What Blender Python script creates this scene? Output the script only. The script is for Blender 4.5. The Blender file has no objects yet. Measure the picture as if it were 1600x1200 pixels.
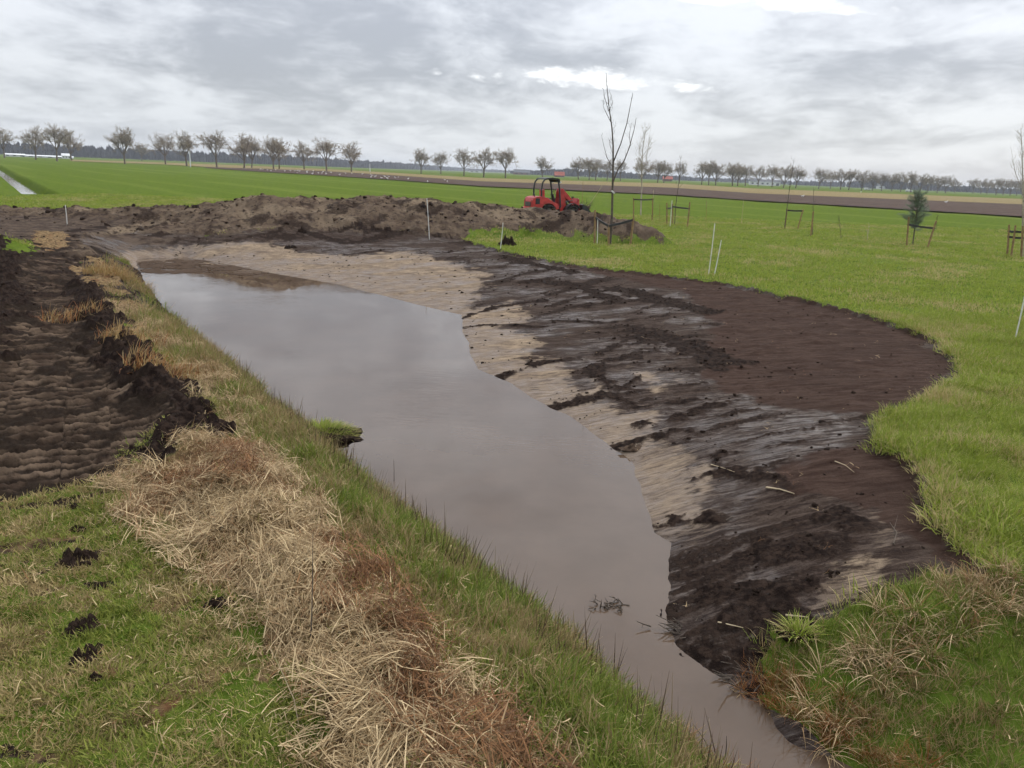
import bpy, math, random
import numpy as np
from mathutils import Vector, Matrix, Euler

random.seed(7)
rng = np.random.default_rng(11)
scene = bpy.context.scene
COL = scene.collection

# ------------------------------------------------------------------ camera
CAMZ = 2.7
PITCH, ROLL, FPX = math.radians(15.4), math.radians(2.28), 1200.0
fw = np.array([0, math.cos(PITCH), -math.sin(PITCH)])
r0 = np.array([1.0, 0, 0]); u0 = np.array([0, math.sin(PITCH), math.cos(PITCH)])
rt = math.cos(ROLL) * r0 + math.sin(ROLL) * u0
up = -math.sin(ROLL) * r0 + math.cos(ROLL) * u0
cam_d = bpy.data.cameras.new('camera'); cam = bpy.data.objects.new('camera', cam_d); COL.objects.link(cam)
cam_d.sensor_width = 36; cam_d.lens = 27.0; cam_d.clip_start = 0.05; cam_d.clip_end = 12000
m = Matrix.Identity(4)
for i in range(3):
    m[i][0], m[i][1], m[i][2] = rt[i], up[i], -fw[i]
m[0][3], m[1][3], m[2][3] = 0, 0, CAMZ
cam.matrix_world = m
scene.camera = cam

# ------------------------------------------------------------------ sky, sun, exposure
SUN_EL, SUN_AZ = math.radians(42), math.radians(38)     # azimuth to the right of +Y
world = bpy.data.worlds.new('World'); scene.world = world; world.use_nodes = True
world.cycles.sampling_method = 'MANUAL'; world.cycles.sample_map_resolution = 256
vs = scene.view_settings
vs.view_transform = 'Standard'; vs.look = 'None'; vs.exposure = 0.47; vs.gamma = 1.0; vs.use_curve_mapping = False
cy = scene.cycles
cy.max_bounces = 4; cy.diffuse_bounces = 2; cy.glossy_bounces = 2; cy.transmission_bounces = 2; cy.transparent_max_bounces = 4; cy.volume_bounces = 0
cy.use_adaptive_sampling = True; cy.adaptive_threshold = 0.035; cy.adaptive_min_samples = 16
cy.caustics_reflective = False; cy.caustics_refractive = False


class NT:
    """small node-tree helper"""
    def __init__(s, tree):
        s.t = tree; s.n = tree.nodes; s.l = tree.links
    def node(s, kind, **kw):
        n = s.n.new(kind)
        for k, v in kw.items(): setattr(n, k, v)
        return n
    def put(s, sock, v):
        if v is None: return
        if hasattr(v, 'is_linked') or isinstance(v, bpy.types.NodeSocket): s.l.new(v, sock)
        elif isinstance(v, (tuple, list)) and len(v) == 3 and sock.type == 'RGBA': sock.default_value = (*v, 1)
        else: sock.default_value = v
    def math(s, op, a, b=None, c=None, clamp=False):
        n = s.node('ShaderNodeMath', operation=op, use_clamp=clamp)
        s.put(n.inputs[0], a); s.put(n.inputs[1], b); s.put(n.inputs[2], c)
        return n.outputs[0]
    def vmath(s, op, a, b=None, scale=None):
        n = s.node('ShaderNodeVectorMath', operation=op)
        s.put(n.inputs[0], a); s.put(n.inputs[1], b)
        if scale is not None: s.put(n.inputs['Scale'], scale)
        return n.outputs[0]
    def mix(s, f, a, b, blend='MIX'):
        n = s.node('ShaderNodeMix', data_type='RGBA', blend_type=blend)
        s.put(n.inputs['Factor'], f); s.put(n.inputs[6], a); s.put(n.inputs[7], b)
        return n.outputs[2]
    def fmix(s, f, a, b):
        n = s.node('ShaderNodeMix', data_type='FLOAT')
        s.put(n.inputs['Factor'], f); s.put(n.inputs[2], a); s.put(n.inputs[3], b)
        return n.outputs[0]
    def noise(s, vec, scale, detail=4, rough=0.55, dist=0.0):
        n = s.node('ShaderNodeTexNoise')
        s.put(n.inputs['Vector'], vec); n.inputs['Scale'].default_value = scale
        n.inputs['Detail'].default_value = detail; n.inputs['Roughness'].default_value = rough
        n.inputs['Distortion'].default_value = dist
        return n.outputs['Fac']
    def step(s, v, lo, hi):
        n = s.node('ShaderNodeMapRange', interpolation_type='SMOOTHSTEP')
        s.put(n.inputs[0], v); n.inputs[1].default_value = lo; n.inputs[2].default_value = hi
        return n.outputs[0]
    def mapping(s, vec, scale=(1, 1, 1), rot=(0, 0, 0), loc=(0, 0, 0)):
        n = s.node('ShaderNodeMapping')
        s.put(n.inputs[0], vec); n.inputs['Scale'].default_value = scale
        n.inputs['Rotation'].default_value = rot; n.inputs['Location'].default_value = loc
        return n.outputs[0]
    def attr(s, name, kind='GEOMETRY'):
        n = s.node('ShaderNodeAttribute', attribute_type=kind); n.attribute_name = name
        return n.outputs['Fac']
    def combine(s, x, y, z):
        n = s.node('ShaderNodeCombineXYZ')
        s.put(n.inputs[0], x); s.put(n.inputs[1], y); s.put(n.inputs[2], z)
        return n.outputs[0]
    def bump(s, h, strength, dist):
        n = s.node('ShaderNodeBump')
        n.inputs['Strength'].default_value = strength; n.inputs['Distance'].default_value = dist
        s.put(n.inputs['Height'], h)
        return n.outputs[0]


def sky_uv(px, py):
    d = rt * (px - 800) / FPX + up * (600 - py) / FPX + fw; d = d / np.linalg.norm(d)
    return float(d[0] / (d[2] + 0.22)), float(d[1] / (d[2] + 0.22))
GAPS = [sky_uv(905, 122), sky_uv(1170, -4)]
def build_world():
    w = NT(world.node_tree); w.n.clear()
    out = w.node('ShaderNodeOutputWorld'); bg = w.node('ShaderNodeBackground')
    w.l.new(bg.outputs[0], out.inputs[0])
    sky = w.node('ShaderNodeTexSky', sky_type='NISHITA'); sky.sun_disc = False
    sky.sun_elevation = SUN_EL; sky.sun_rotation = SUN_AZ
    tc = w.node('ShaderNodeTexCoord').outputs['Generated']
    d = w.vmath('NORMALIZE', tc)
    sx = w.node('ShaderNodeSeparateXYZ'); w.l.new(d, sx.inputs[0])
    z = w.math('MAXIMUM', sx.outputs[2], 0.0)
    den = w.math('ADD', z, 0.22)
    u = w.math('DIVIDE', sx.outputs[0], den); v = w.math('DIVIDE', sx.outputs[1], den)
    uv = w.combine(u, v, 0.0)
    big = w.noise(w.mapping(uv, (0.95, 0.85, 1), loc=(3.1, 1.2, 0)), 1.0, 4, 0.5, 0.2)
    mid = w.noise(w.mapping(uv, (2.9, 2.5, 1), loc=(0.4, 5.2, 0)), 1.0, 5, 0.58, 0.35)
    fine = w.noise(w.mapping(uv, (9.0, 8.0, 1), loc=(7, 2, 0)), 1.0, 4, 0.62, 0.3)
    n = w.math('ADD', w.math('MULTIPLY', big, 0.55), w.math('MULTIPLY', mid, 0.45))
    n = w.math('ADD', n, w.math('MULTIPLY', w.math('SUBTRACT', fine, 0.5), 0.16))
    t = w.step(n, 0.38, 0.60)
    cloud = w.mix(t, (0.350, 0.363, 0.400), (0.650, 0.667, 0.702))
    # torn bright gap where the sun stands behind the cloud sheet
    def gap(u_, v_, a, b):
        q = w.math('ADD', w.math('POWER', w.math('DIVIDE', w.math('SUBTRACT', u, u_), a), 2.0),
                   w.math('POWER', w.math('DIVIDE', w.math('SUBTRACT', v, v_), b), 2.0))
        q = w.math('ADD', q, w.math('MULTIPLY', w.math('SUBTRACT', mid, 0.5), 9.0))
        q = w.math('ADD', q, w.math('MULTIPLY', w.math('SUBTRACT', fine, 0.5), 7.0))
        return w.step(q, 1.9, -0.9)
    g = w.math('MAXIMUM', gap(*GAPS[0], 0.33, 0.075), gap(*GAPS[1], 0.34, 0.05))
    cloud = w.mix(w.math('MULTIPLY', g, 0.95), cloud, (1.02, 1.03, 1.04))
    hz = w.step(sx.outputs[2], 0.10, 0.0)
    cloud = w.mix(w.math('MULTIPLY', hz, 0.5), cloud, (0.57, 0.62, 0.69))
    mixd = w.mix(0.12, cloud, w.mix(1.0, sky.outputs[0], (0.10, 0.10, 0.10), 'MULTIPLY'))
    # overcast sheet is brighter towards the zenith (CIE overcast sky)
    gain = w.math('ADD', 0.92, w.math('MULTIPLY', w.math('POWER', z, 1.5), 1.75))
    w.l.new(mixd, bg.inputs[0]); w.l.new(gain, bg.inputs[1])
build_world()

sd = bpy.data.lights.new('sun', 'SUN'); sd.energy = 1.5; sd.angle = math.radians(14); sd.color = (1, 0.96, 0.9)
sun = bpy.data.objects.new('sun', sd); COL.objects.link(sun)
sdir = Vector((math.sin(SUN_AZ) * math.cos(SUN_EL), math.cos(SUN_AZ) * math.cos(SUN_EL), math.sin(SUN_EL)))
sun.rotation_euler = sdir.to_track_quat('Z', 'Y').to_euler()
sun.location = (20, 20, 40)

# ------------------------------------------------------------------ tools
C0 = np.array([0, 0, CAMZ])
def ray(px, py):
    return rt * (px - 800) / FPX + up * (600 - py) / FPX + fw
def P(px, py, z=0.0):
    """survey point: where the sight line through a photo pixel meets level z"""
    d = ray(px, py); t = (z - CAMZ) / d[2]
    return C0 + d * t
def PD(px, py, D):
    d = ray(px, py); return C0 + d * (D / d[1])
def horizon_row(px):
    return 600 - (FPX * math.tan(PITCH) / math.cos(ROLL) - (px - 800) * math.tan(ROLL) * 1.0)
def at_dist(px, D):
    d = ray(px, horizon_row(px)); d = d / math.hypot(d[0], d[1])
    return np.array([d[0] * D, d[1] * D, 0.0])

_perm = np.random.default_rng(5).permutation(256).astype(np.int32)
_perm = np.concatenate([_perm, _perm])
_ga = np.random.default_rng(6).uniform(0, 2 * np.pi, 256).astype(np.float32)
_gx, _gy = np.cos(_ga), np.sin(_ga)
_r1 = np.random.default_rng(8).uniform(0, 1, 256).astype(np.float32)
_r2 = np.random.default_rng(9).uniform(0, 1, 256).astype(np.float32)
_r3 = np.random.default_rng(10).uniform(0, 1, 256).astype(np.float32)
def pn(x, y, seed=0):
    xi = np.floor(x); yi = np.floor(y)
    xf = (x - xi).astype(np.float32); yf = (y - yi).astype(np.float32)
    xi = xi.astype(np.int32) + seed * 37; yi = yi.astype(np.int32) + seed * 91
    def g(ix, iy, fx, fy):
        h = _perm[(_perm[ix & 255] + iy) & 255]
        return _gx[h] * fx + _gy[h] * fy
    u = xf * xf * xf * (xf * (xf * 6 - 15) + 10); v = yf * yf * yf * (yf * (yf * 6 - 15) + 10)
    a = g(xi, yi, xf, yf); b = g(xi + 1, yi, xf - 1, yf)
    c = g(xi, yi + 1, xf, yf - 1); d = g(xi + 1, yi + 1, xf - 1, yf - 1)
    return ((a + (b - a) * u) * (1 - v) + (c + (d - c) * u) * v) * 1.5
def fbm(x, y, f, octv=4, gain=0.5, seed=0):
    s = 0; a = 1.0
    for o in range(octv):
        s = s + a * pn(x * f + o * 13.7, y * f + o * 7.3, seed + o); a *= gain; f *= 2.03
    return s
def clods(x, y, cell, seed=0):
    """hemispherical lumps of random size, returns height in units of cell"""
    gx = x / cell; gy = y / cell
    xi = np.floor(gx).astype(np.int32); yi = np.floor(gy).astype(np.int32)
    best = np.zeros(x.shape, np.float32)
    for dx in (-1, 0, 1):
        for dy in (-1, 0, 1):
            h = _perm[(_perm[(xi + dx + seed * 17) & 255] + yi + dy + seed * 5) & 255]
            cx = xi + dx + _r1[h]; cy = yi + dy + _r2[h]
            r = 0.25 + 0.6 * _r3[h] ** 2
            q = 1 - ((gx - cx) ** 2 + (gy - cy) ** 2) / (r * r)
            best = np.maximum(best, np.sqrt(np.maximum(q, 0)) * r)
    return best
def sstep(v, lo, hi):
    t = np.clip((v - lo) / (hi - lo), 0, 1); return t * t * (3 - 2 * t)
def poly_sd(x, y, poly):
    """signed distance, negative inside"""
    d2 = np.full(x.shape, 1e12); ins = np.zeros(x.shape, bool); n = len(poly)
    for i in range(n):
        ax, ay = poly[i][:2]; bx, by = poly[(i + 1) % n][:2]
        ex, ey = bx - ax, by - ay
        t = np.clip(((x - ax) * ex + (y - ay) * ey) / (ex * ex + ey * ey + 1e-9), 0, 1)
        dx = x - ax - t * ex; dy = y - ay - t * ey
        d2 = np.minimum(d2, dx * dx + dy * dy)
        cr = ((ay > y) != (by > y))
        with np.errstate(divide='ignore', invalid='ignore'):
            xx = ax + (y - ay) / (by - ay + 1e-15) * ex
        ins ^= cr & (x < xx)
    d = np.sqrt(d2); return np.where(ins, -d, d)
def psd(x, y, poly, margin=2.0):
    """poly_sd evaluated only near the polygon"""
    p = np.array([q[:2] for q in poly])
    lo = p.min(0) - margin; hi = p.max(0) + margin
    out = np.full(x.shape, margin, float)
    k = (x > lo[0]) & (x < hi[0]) & (y > lo[1]) & (y < hi[1])
    if k.any(): out[k] = np.minimum(poly_sd(x[k], y[k], poly), margin)
    return out
def line_d(x, y, pts, vals, margin):
    """distance to polyline and interpolated value(s) there"""
    p = np.array([q[:2] for q in pts]); lo = p.min(0) - margin; hi = p.max(0) + margin
    D = np.full(x.shape, 1e6); V = np.zeros(x.shape)
    k = (x > lo[0]) & (x < hi[0]) & (y > lo[1]) & (y < hi[1])
    if not k.any(): return D, V
    xs, ys = x[k], y[k]; d2 = np.full(xs.shape, 1e12); vv = np.zeros(xs.shape)
    for i in range(len(p) - 1):
        e = p[i + 1] - p[i]; t = np.clip(((xs - p[i][0]) * e[0] + (ys - p[i][1]) * e[1]) / (e @ e + 1e-9), 0, 1)
        q = (xs - p[i][0] - t * e[0]) ** 2 + (ys - p[i][1] - t * e[1]) ** 2
        c = q < d2; d2 = np.where(c, q, d2); vv = np.where(c, vals[i] + (vals[i + 1] - vals[i]) * t, vv)
    D[k] = np.sqrt(d2); V[k] = vv
    return D, V

# ------------------------------------------------------------------ the lie of the land (metres)
ZW = -0.75
def pl(pix, z=0.0): return [P(a, b, z) for a, b in pix]
wl = pl([(212, 414), (232, 452), (262, 488), (304, 524), (352, 562), (402, 606), (446, 650), (500, 690), (548, 724),
         (574, 752), (612, 788), (662, 820), (717, 868), (790, 926), (850, 974), (905, 1016), (955, 1064), (1012, 1114), (1066, 1162), (1130, 1214)], ZW)
wr = pl([(1352, 1205), (1290, 1160), (1225, 1115), (1182, 1085), (1132, 1062), (1100, 1040), (1066, 1010), (1046, 965), (1050, 930),
         (1050, 880), (1049, 848), (1018, 832), (1003, 775), (990, 722), (945, 692), (890, 651), (832, 622), (790, 596), (748, 577),
         (735, 552), (727, 520), (720, 492), (655, 477), (600, 462), (520, 443), (430, 428), (350, 412), (290, 402), (215, 404)], ZW)
da = wl[-1] - wl[-3]; da = da / np.linalg.norm(da)
WATER = wl + [wl[-1] + da * 4, wl[-1] + da * 20, wr[0] + da * 20, wr[0] + da * 4] + wr
# edge of the dug hole (turf line); left side first
dl = pl([(128, 378), (150, 396), (186, 432), (212, 468), (240, 500), (282, 528), (325, 562), (370, 600), (412, 640), (470, 682), (520, 735),
         (545, 780), (600, 822), (640, 858), (690, 905), (760, 960), (830, 1015), (880, 1060), (925, 1110), (985, 1170), (1030, 1215)], -0.12)
dl = [p - np.array([0.12, 0, 0]) for p in dl]
dr_near = pl([(1760, 945), (1640, 912), (1590, 900)], 0.0)
dr = pl([(1552, 893), (1515, 865), (1480, 825), (1452, 770), (1440, 730),
         (1378, 692), (1366, 668), (1375, 655), (1450, 620), (1500, 595), (1507, 572), (1476, 536), (1420, 511), (1350, 490),
         (1272, 470), (1180, 450), (1110, 437), (1040, 429), (950, 419), (870, 408), (800, 394), (760, 384), (720, 372)], 0.0)
df = pl([(660, 371), (560, 366), (450, 366), (380, 366), (300, 364), (200, 360), (150, 364)], 0.0)
DUG = dl + [dl[-1] + da * 4, dl[-1] + da * 20, dr_near[0] + da * 18, dr_near[0] + da * 3] + dr_near + dr + df
TRACK = pl([(-60, 792), (0, 785), (90, 776), (180, 748), (235, 690), (312, 645), (305, 605), (255, 565), (205, 530), (165, 492), (135, 455),
            (118, 425), (140, 395), (230, 372), (340, 352), (420, 338), (330, 326), (200, 325), (0, 330)])
TRACK = TRACK + [TRACK[-1] + np.array([-12, 0, 0]), TRACK[0] + np.array([-14, 0, 0])]
# spoil heap: crest points (px, row of crest, distance) -> height from the sight line
crest = [(-40, 331, 36, 2.2), (90, 329, 36, 2.2), (200, 324, 35, 2.4), (290, 320, 35, 3.2), (345, 318, 35, 4.0), (392, 310, 35, 5.4), (432, 308, 35, 5.8), (500, 315, 36, 5.8),
         (600, 311, 36, 5.6), (668, 312, 36, 5.2), (740, 320, 36, 4.2), (800, 326, 36, 3.8), (850, 330, 36, 3.0), (900, 331, 35.0, 2.6), (945, 337, 34, 2.2), (985, 348, 33.5, 1.6), (1020, 358, 33.5, 1.0)]
hp, hh, hr = [], [], []
for a, b, D, r in crest:
    q = PD(a, b, D); hp.append(q); hh.append(max(q[2], 0.06)); hr.append(r)
STRAW = pl([(185, 742), (300, 668), (345, 650), (392, 690), (442, 745), (486, 800), (536, 850), (590, 905), (640, 970), (695, 1040), (765, 1110), (830, 1175), (880, 1235),
            (560, 1260), (520, 1160), (480, 1085), (445, 1020), (420, 960), (370, 905), (285, 850), (200, 785)], 0.08)
straw_line = pl([(235, 735), (315, 700), (375, 740), (425, 800), (480, 860), (545, 930), (600, 1000), (650, 1070), (705, 1140), (755, 1230)], 0.14)
straw_h = [0.04, 0.10, 0.15, 0.17, 0.18, 0.18, 0.17, 0.16, 0.15, 0.14]
berm = pl([(128, 445), (150, 490), (200, 545), (250, 600), (290, 640), (285, 680), (235, 705)], 0.1)
bermL = pl([(-40, 372), (2, 392), (12, 425), (-4, 470), (-40, 560)], 0.1)
mound_line = pl([(1235, 1000), (1330, 975), (1420, 925), (1500, 905), (1640, 930), (1800, 975)], 0.0)
ditch_line = pl([(62, 306), (0, 266), (-60, 250)], -0.2)
ditch_line[-1] = ditch_line[1] + (ditch_line[1] - ditch_line[0]) * 1.2

def warp(x, y):
    """uneven shore: small sideways drift of the outlines"""
    return x + 0.055 * fbm(x, y, 0.6, 3, 0.5, 201) + 0.015 * fbm(x, y, 3.1, 2, 0.5, 203), y
APRON = pl([(105, 402), (120, 372), (200, 350), (330, 335), (430, 328), (700, 336), (745, 352), (726, 376), (650, 384), (400, 390), (210, 398)])
def base_h(x, y):
    z = np.zeros(x.shape)
    k = (np.abs(x) < 40) & (y < 44) & (y > -24)
    xs, ys = x[k], y[k]; zz = np.zeros(xs.shape)
    wx_, wy_ = warp(xs, ys); sw = psd(wx_, wy_, WATER, 14.0); sdg = psd(wx_, wy_, DUG, 6.0)
    ins = sdg < 0
    dw = np.maximum(sw, 0); dd = np.maximum(-sdg, 0)
    t = dw / (dw + dd + 1e-6)
    prof = 1 - (1 - t) ** 1.45
    zb = ZW + (-0.09 - ZW) * prof
    zb = np.where(sw < 0, ZW - np.minimum(0.45, -sw * 0.45), zb)
    edge = sstep(dd, 0.0, 0.10)
    zz = np.where(ins, zb * edge, 0)
    # heap
    D, H = line_d(xs, ys, hp, hh, 7.0); _, R = line_d(xs, ys, hp, hr, 7.0)
    w = np.where(D < 100, np.clip(1 - D / np.maximum(R, 0.5), 0, 1), 0)
    zz = zz + H * (w * w * (3 - 2 * w)) ** 0.72
    # ridge of raked straw
    D, H = line_d(xs, ys, straw_line, straw_h, 1.5)
    zz = zz + H * np.exp(-(D / 0.36) ** 2)
    D, H = line_d(xs, ys, berm, [0.10, 0.14, 0.16, 0.16, 0.15, 0.11, 0.04], 1.6)
    zz = zz + H * np.exp(-(D / 0.32) ** 2)
    D, H = line_d(xs, ys, bermL, [0.35, 0.4, 0.22, 0.1, 0.05], 2.5)
    zz = zz + H * np.exp(-(D / 0.7) ** 2)
    D, H = line_d(xs, ys, mound_line, [0.06, 0.08, 0.08, 0.05, 0.05, 0.05], 1.5)
    zz = zz + H * np.exp(-(D / 0.28) ** 2)
    z[k] = zz
    D, _ = line_d(x, y, ditch_line, [0] * 3, 6.0)
    z = z - 0.75 * sstep(-D, -1.3, -0.35)
    return z
def G(px, py):
    """sight line against the bare land"""
    d = ray(px, py); ts = np.linspace(2.5, 60, 900) / math.hypot(d[0], d[1])
    p = C0[None] + ts[:, None] * d[None]
    below = p[:, 2] < base_h(p[:, 0], p[:, 1])
    i = int(np.argmax(below)) if below.any() else len(ts) - 1
    return p[i]
def gl(pix): return [G(a, b) for a, b in pix]

PEAT = [gl([(860, 412), (1000, 430), (1110, 441), (1270, 474), (1420, 514), (1500, 572), (1450, 618), (1372, 655), (1280, 645), (1190, 628), (1120, 600),
            (1090, 560), (1120, 505), (1060, 455), (950, 432)]),
        gl([(1255, 720), (1370, 683), (1440, 735), (1480, 830), (1545, 890), (1445, 868), (1360, 790), (1290, 775), (1200, 770), (1200, 740)])]
SAND = [gl([(215, 398), (300, 384), (420, 378), (470, 392), (540, 400), (640, 392), (700, 408), (760, 425), (765, 450), (735, 480), (700, 490), (600, 470), (430, 430), (300, 402)]),
        gl([(718, 488), (800, 470), (830, 495), (790, 512), (850, 525), (840, 560), (880, 580), (930, 610), (920, 622), (985, 645), (1030, 660), (1020, 688), (945, 692), (890, 652), (745, 580), (715, 500)]),
        gl([(988, 718), (1070, 695), (1100, 740), (1070, 800), (1015, 815)]),
        gl([(1360, 800), (1440, 860), (1400, 915), (1300, 960), (1230, 975), (1290, 920), (1350, 870)]),
        gl([(985, 585), (1010, 578), (1060, 600), (1030, 606)])]
STREAKS = [([(728, 496), (775, 481), (850, 470)], .16), ([(722, 512), (790, 508), (844, 512)], .14), ([(866, 502), (950, 505), (1037, 495)], .12),
           ([(781, 594), (844, 569), (931, 556), (994, 525)], .12), ([(866, 641), (937, 622), (952, 600), (922, 585), (945, 566), (1010, 556)], .16),
           ([(950, 699), (1010, 686), (1074, 676)], .12), ([(1008, 666), (1078, 649), (1148, 623)], .15), ([(1122, 713), (1167, 706), (1243, 693)], .08),
           ([(1084, 752), (1135, 739), (1178, 745), (1240, 770)], .11), ([(1022, 828), (1072, 818), (1132, 812)], .09), ([(1150, 882), (1230, 870), (1322, 862)], .17),
           ([(1070, 905), (1150, 890), (1200, 850)], .10), ([(1060, 960), (1130, 930), (1210, 930), (1280, 920)], .16), ([(1080, 1010), (1140, 985), (1200, 960)], .22),
           ([(1150, 1040), (1200, 1010), (1230, 990)], .20), ([(1000, 520), (1080, 540), (1130, 570)], .40), ([(960, 450), (1040, 470), (1110, 490)], .35),
           ([(560, 352), (640, 350), (700, 362)], .5), ([(480, 362), (540, 380), (590, 372)], .28), ([(820, 440), (900, 445), (960, 470)], .3), ([(780, 400), (840, 415), (900, 425)], .3),
           ([(1240, 830), (1300, 800), (1350, 830)], .12), ([(1000, 590), (960, 620), (1000, 640), (1090, 625)], .08), ([(900, 480), (1000, 470), (1060, 480)], .2)]
STREAKS = [(gl(p), w) for p, w in STREAKS]
SMEAR = [(gl(p), w) for p, w in [([(-10, 868), (60, 858), (125, 846)], .05), ([(40, 905), (100, 885), (150, 868)], .05), ([(60, 928), (130, 918), (200, 915)], .035), ([(-10, 893), (40, 880)], .05), ([(0, 1180), (60, 1185)], .05), ([(260, 960), (350, 950)], .04), ([(-20, 800), (100, 790), (200, 760)], .08)]]
ORANGE = gl([(45, 360), (105, 362), (110, 385), (75, 392), (48, 380)])
LGRASS = gl([(5, 376), (45, 374), (62, 386), (45, 398), (15, 395)])
mf = gl([(1185, 1072), (1196, 1035), (1210, 995), (1300, 972), (1385, 928), (1442, 882), (1500, 900), (1560, 897), (1650, 905), (1750, 935)])
MOUNDF = mf + [mf[-1] + np.array([4, -2, 0]), mf[-1] + np.array([4, -10, 0]), wr[0] + da * 8 + np.array([-.5, -.4, 0])] + [w_ + np.array([-.35, -.35, 0]) for w_ in wr[:4]]
tdir = np.array(P(110, 420)) - np.array(P(60, 760)); tdir = tdir[:2] / np.linalg.norm(tdir[:2])
fdir = np.array(P(420, 312)) - np.array(P(110, 268)); fdir = fdir[:2] / np.linalg.norm(fdir[:2])

def land(x, y, detail=True):
    """height and cover masks at any set of points"""
    n = x.shape; z = base_h(x, y)
    M = {k: np.zeros(n, np.float32) for k in ('grass', 'sand', 'dark', 'peat', 'straw', 'wet', 'dug', 'track', 'heap', 'tread')}
    M['grass'][:] = 1
    k = (np.abs(x) < 40) & (y < 44) & (y > -24)
    xs, ys = x[k], y[k]
    wob = 0.10 * fbm(xs, ys, 1.7, 4, 0.55, 3)
    wob2 = 0.05 * fbm(xs, ys, 5.0, 3, 0.6, 9)
    wx_, wy_ = warp(xs, ys); sw = psd(wx_, wy_, WATER, 8.0); sdg = psd(wx_, wy_, DUG, 4.0) + wob * 0.45 + wob2 * 1.5
    mound = psd(xs, ys, MOUNDF, 1.0) + wob
    lx = np.array([q[1] for q in dl]); lv = np.array([q[0] for q in dl])
    o = np.argsort(lx); left = xs < np.interp(ys, lx[o], lv[o]) + 1.15
    wx = np.array([q[1] for q in wl]); wv = np.array([q[0] for q in wl]); o2 = np.argsort(wx)
    leftbank = (xs < np.interp(ys, wx[o2], wv[o2]) + 0.05) & (ys < 24.5)
    D, H = line_d(xs, ys, hp, hh, 7.0); _, R = line_d(xs, ys, hp, hr, 7.0)
    heap = np.where(D < 100, sstep(R * np.where(ys < 35, 0.80, 0.98) - D + wob * 3.0, -0.05, 0.35), 0)
    heap = np.maximum(heap, sstep(-(psd(xs, ys, APRON, 2.0) + wob * 3), -0.15, 0.15) * sstep(psd(wx_, wy_, DUG, 2.0), -0.2, 0.1))
    tr = sstep(-(psd(xs, ys, TRACK, 3.0) + wob * 1.6), -0.05, 0.10)
    dug = sstep(-sdg, -0.02, 0.03)
    lb = leftbank & (dug > 0)
    bare = np.maximum(np.where(lb, 0, dug) * (1 - sstep(-mound, -0.05, 0.08)), np.maximum(heap, tr))
    g = 1 - bare
    # raw soil at the foot of the left bank
    foot = np.where(lb, sstep(0.30 + wob * 1.2 - sw, -0.05, 0.1), 0) * sstep(ys, 5.5, 8.0)
    g = g * (1 - foot)
    rawl = np.where(xs < np.interp(ys, wx[o2], wv[o2]) + 0.3, 1, 0) * sstep(ys + 6 * wob * 4, 10.5, 14.5) * sstep(33 - ys, 0, 2) * np.where(xs > np.interp(ys, wx[o2], wv[o2]) - 4.0, 1, 0) * sstep(fbm(xs, ys, 0.7, 3, 0.55, 25), -0.55, -0.2)
    g = g * (1 - 0.92 * rawl)
    sand = np.zeros(xs.shape)
    for pi_, p in enumerate(SAND): sand = np.maximum(sand, (0.72 if pi_ == 3 else 1.0) * sstep(-(psd(xs, ys, p, 2.0) + wob * 4), -0.45, 0.5))
    sand = np.maximum(sand, 0.8 * sstep(0.55 + wob * 2.5 - sw, -0.25, 0.25) * sstep(ys, 6.2, 7.5))
    sand = sand * np.where(lb, 0, dug)
    peat = np.zeros(xs.shape)
    for p in PEAT: peat = np.maximum(peat, sstep(-(psd(xs, ys, p, 2.0) + wob * 2), -0.12, 0.12))
    dark = np.zeros(xs.shape)
    for p, w in STREAKS:
        dd, _ = line_d(xs, ys, p, [0] * len(p), 1.8)
        w2 = w * (1 + 0.7 * fbm(xs, ys, 2.2, 2, 0.5, 21))
        dark = np.maximum(dark, sstep(w2 - dd + wob * 0.9 + wob2 * 1.5, -0.08, 0.10))
    # smeared streaks of the digger bucket, drawn out down the slope
    ca, sa = math.cos(0.16), math.sin(0.16)
    ax = xs * ca + ys * sa; ay = -xs * sa + ys * ca
    farbank = sstep(ys, 15, 20)
    c2, s2 = math.cos(0.75), math.sin(0.75)
    bx = xs * c2 + ys * s2; by = -xs * s2 + ys * c2
    st = (1 - farbank) * fbm(ax * 0.22 + 0.1 * wob, ay * 1.0, 2.2, 5, 0.62, 31) + farbank * fbm(bx * 0.25, by, 1.3, 5, 0.6, 33)
    dug_m = np.where(lb, 0, dug)
    d2 = sstep(st, 0.12, 0.55) * dug_m * (1 - 0.85 * peat) * (1 - 0.7 * sand)
    dark = np.maximum(dark * dug_m * (1 - 0.35 * sstep(fbm(xs, ys, 2.6, 3, 0.6, 23), 0.0, 0.5)), d2 * 0.7)
    D3, _ = line_d(xs, ys, berm, [0] * len(berm), 1.5)
    D4, _ = line_d(xs, ys, bermL, [0] * len(bermL), 2.5)
    bm = np.maximum(sstep(0.24 - D3 + wob * 3.4, -0.1, 0.1), sstep(0.28 - D4 + wob * 3.5, -0.1, 0.1) * tr)
    dark = np.maximum(dark, bm)
    dark = np.maximum(dark, foot * 0.7); dark = np.maximum(dark, rawl * (1 - dug_m) * (0.35 + 0.4 * sstep(fbm(xs, ys, 1.2, 3, 0.5, 27), -0.2, 0.3)) * (1 - heap))
    hd = sstep(fbm(xs * 0.8, ys * 0.8, 0.9, 4, 0.6, 41), 0.0, 0.35)
    dark = np.maximum(dark, heap * hd * 0.62)
    g = g * (1 - bm)
    for p, w in SMEAR:
        dd, _ = line_d(xs, ys, p, [0] * len(p), 0.6)
        sm = sstep(w - dd + wob * 0.5 + wob2 * 0.9, -0.03, 0.05); g = g * (1 - 0.9 * sm); dark = np.maximum(dark, sm * 0.8)
    sdst = psd(xs, ys, STRAW, 1.5) + wob * 2.0 + wob2 * 2
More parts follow.
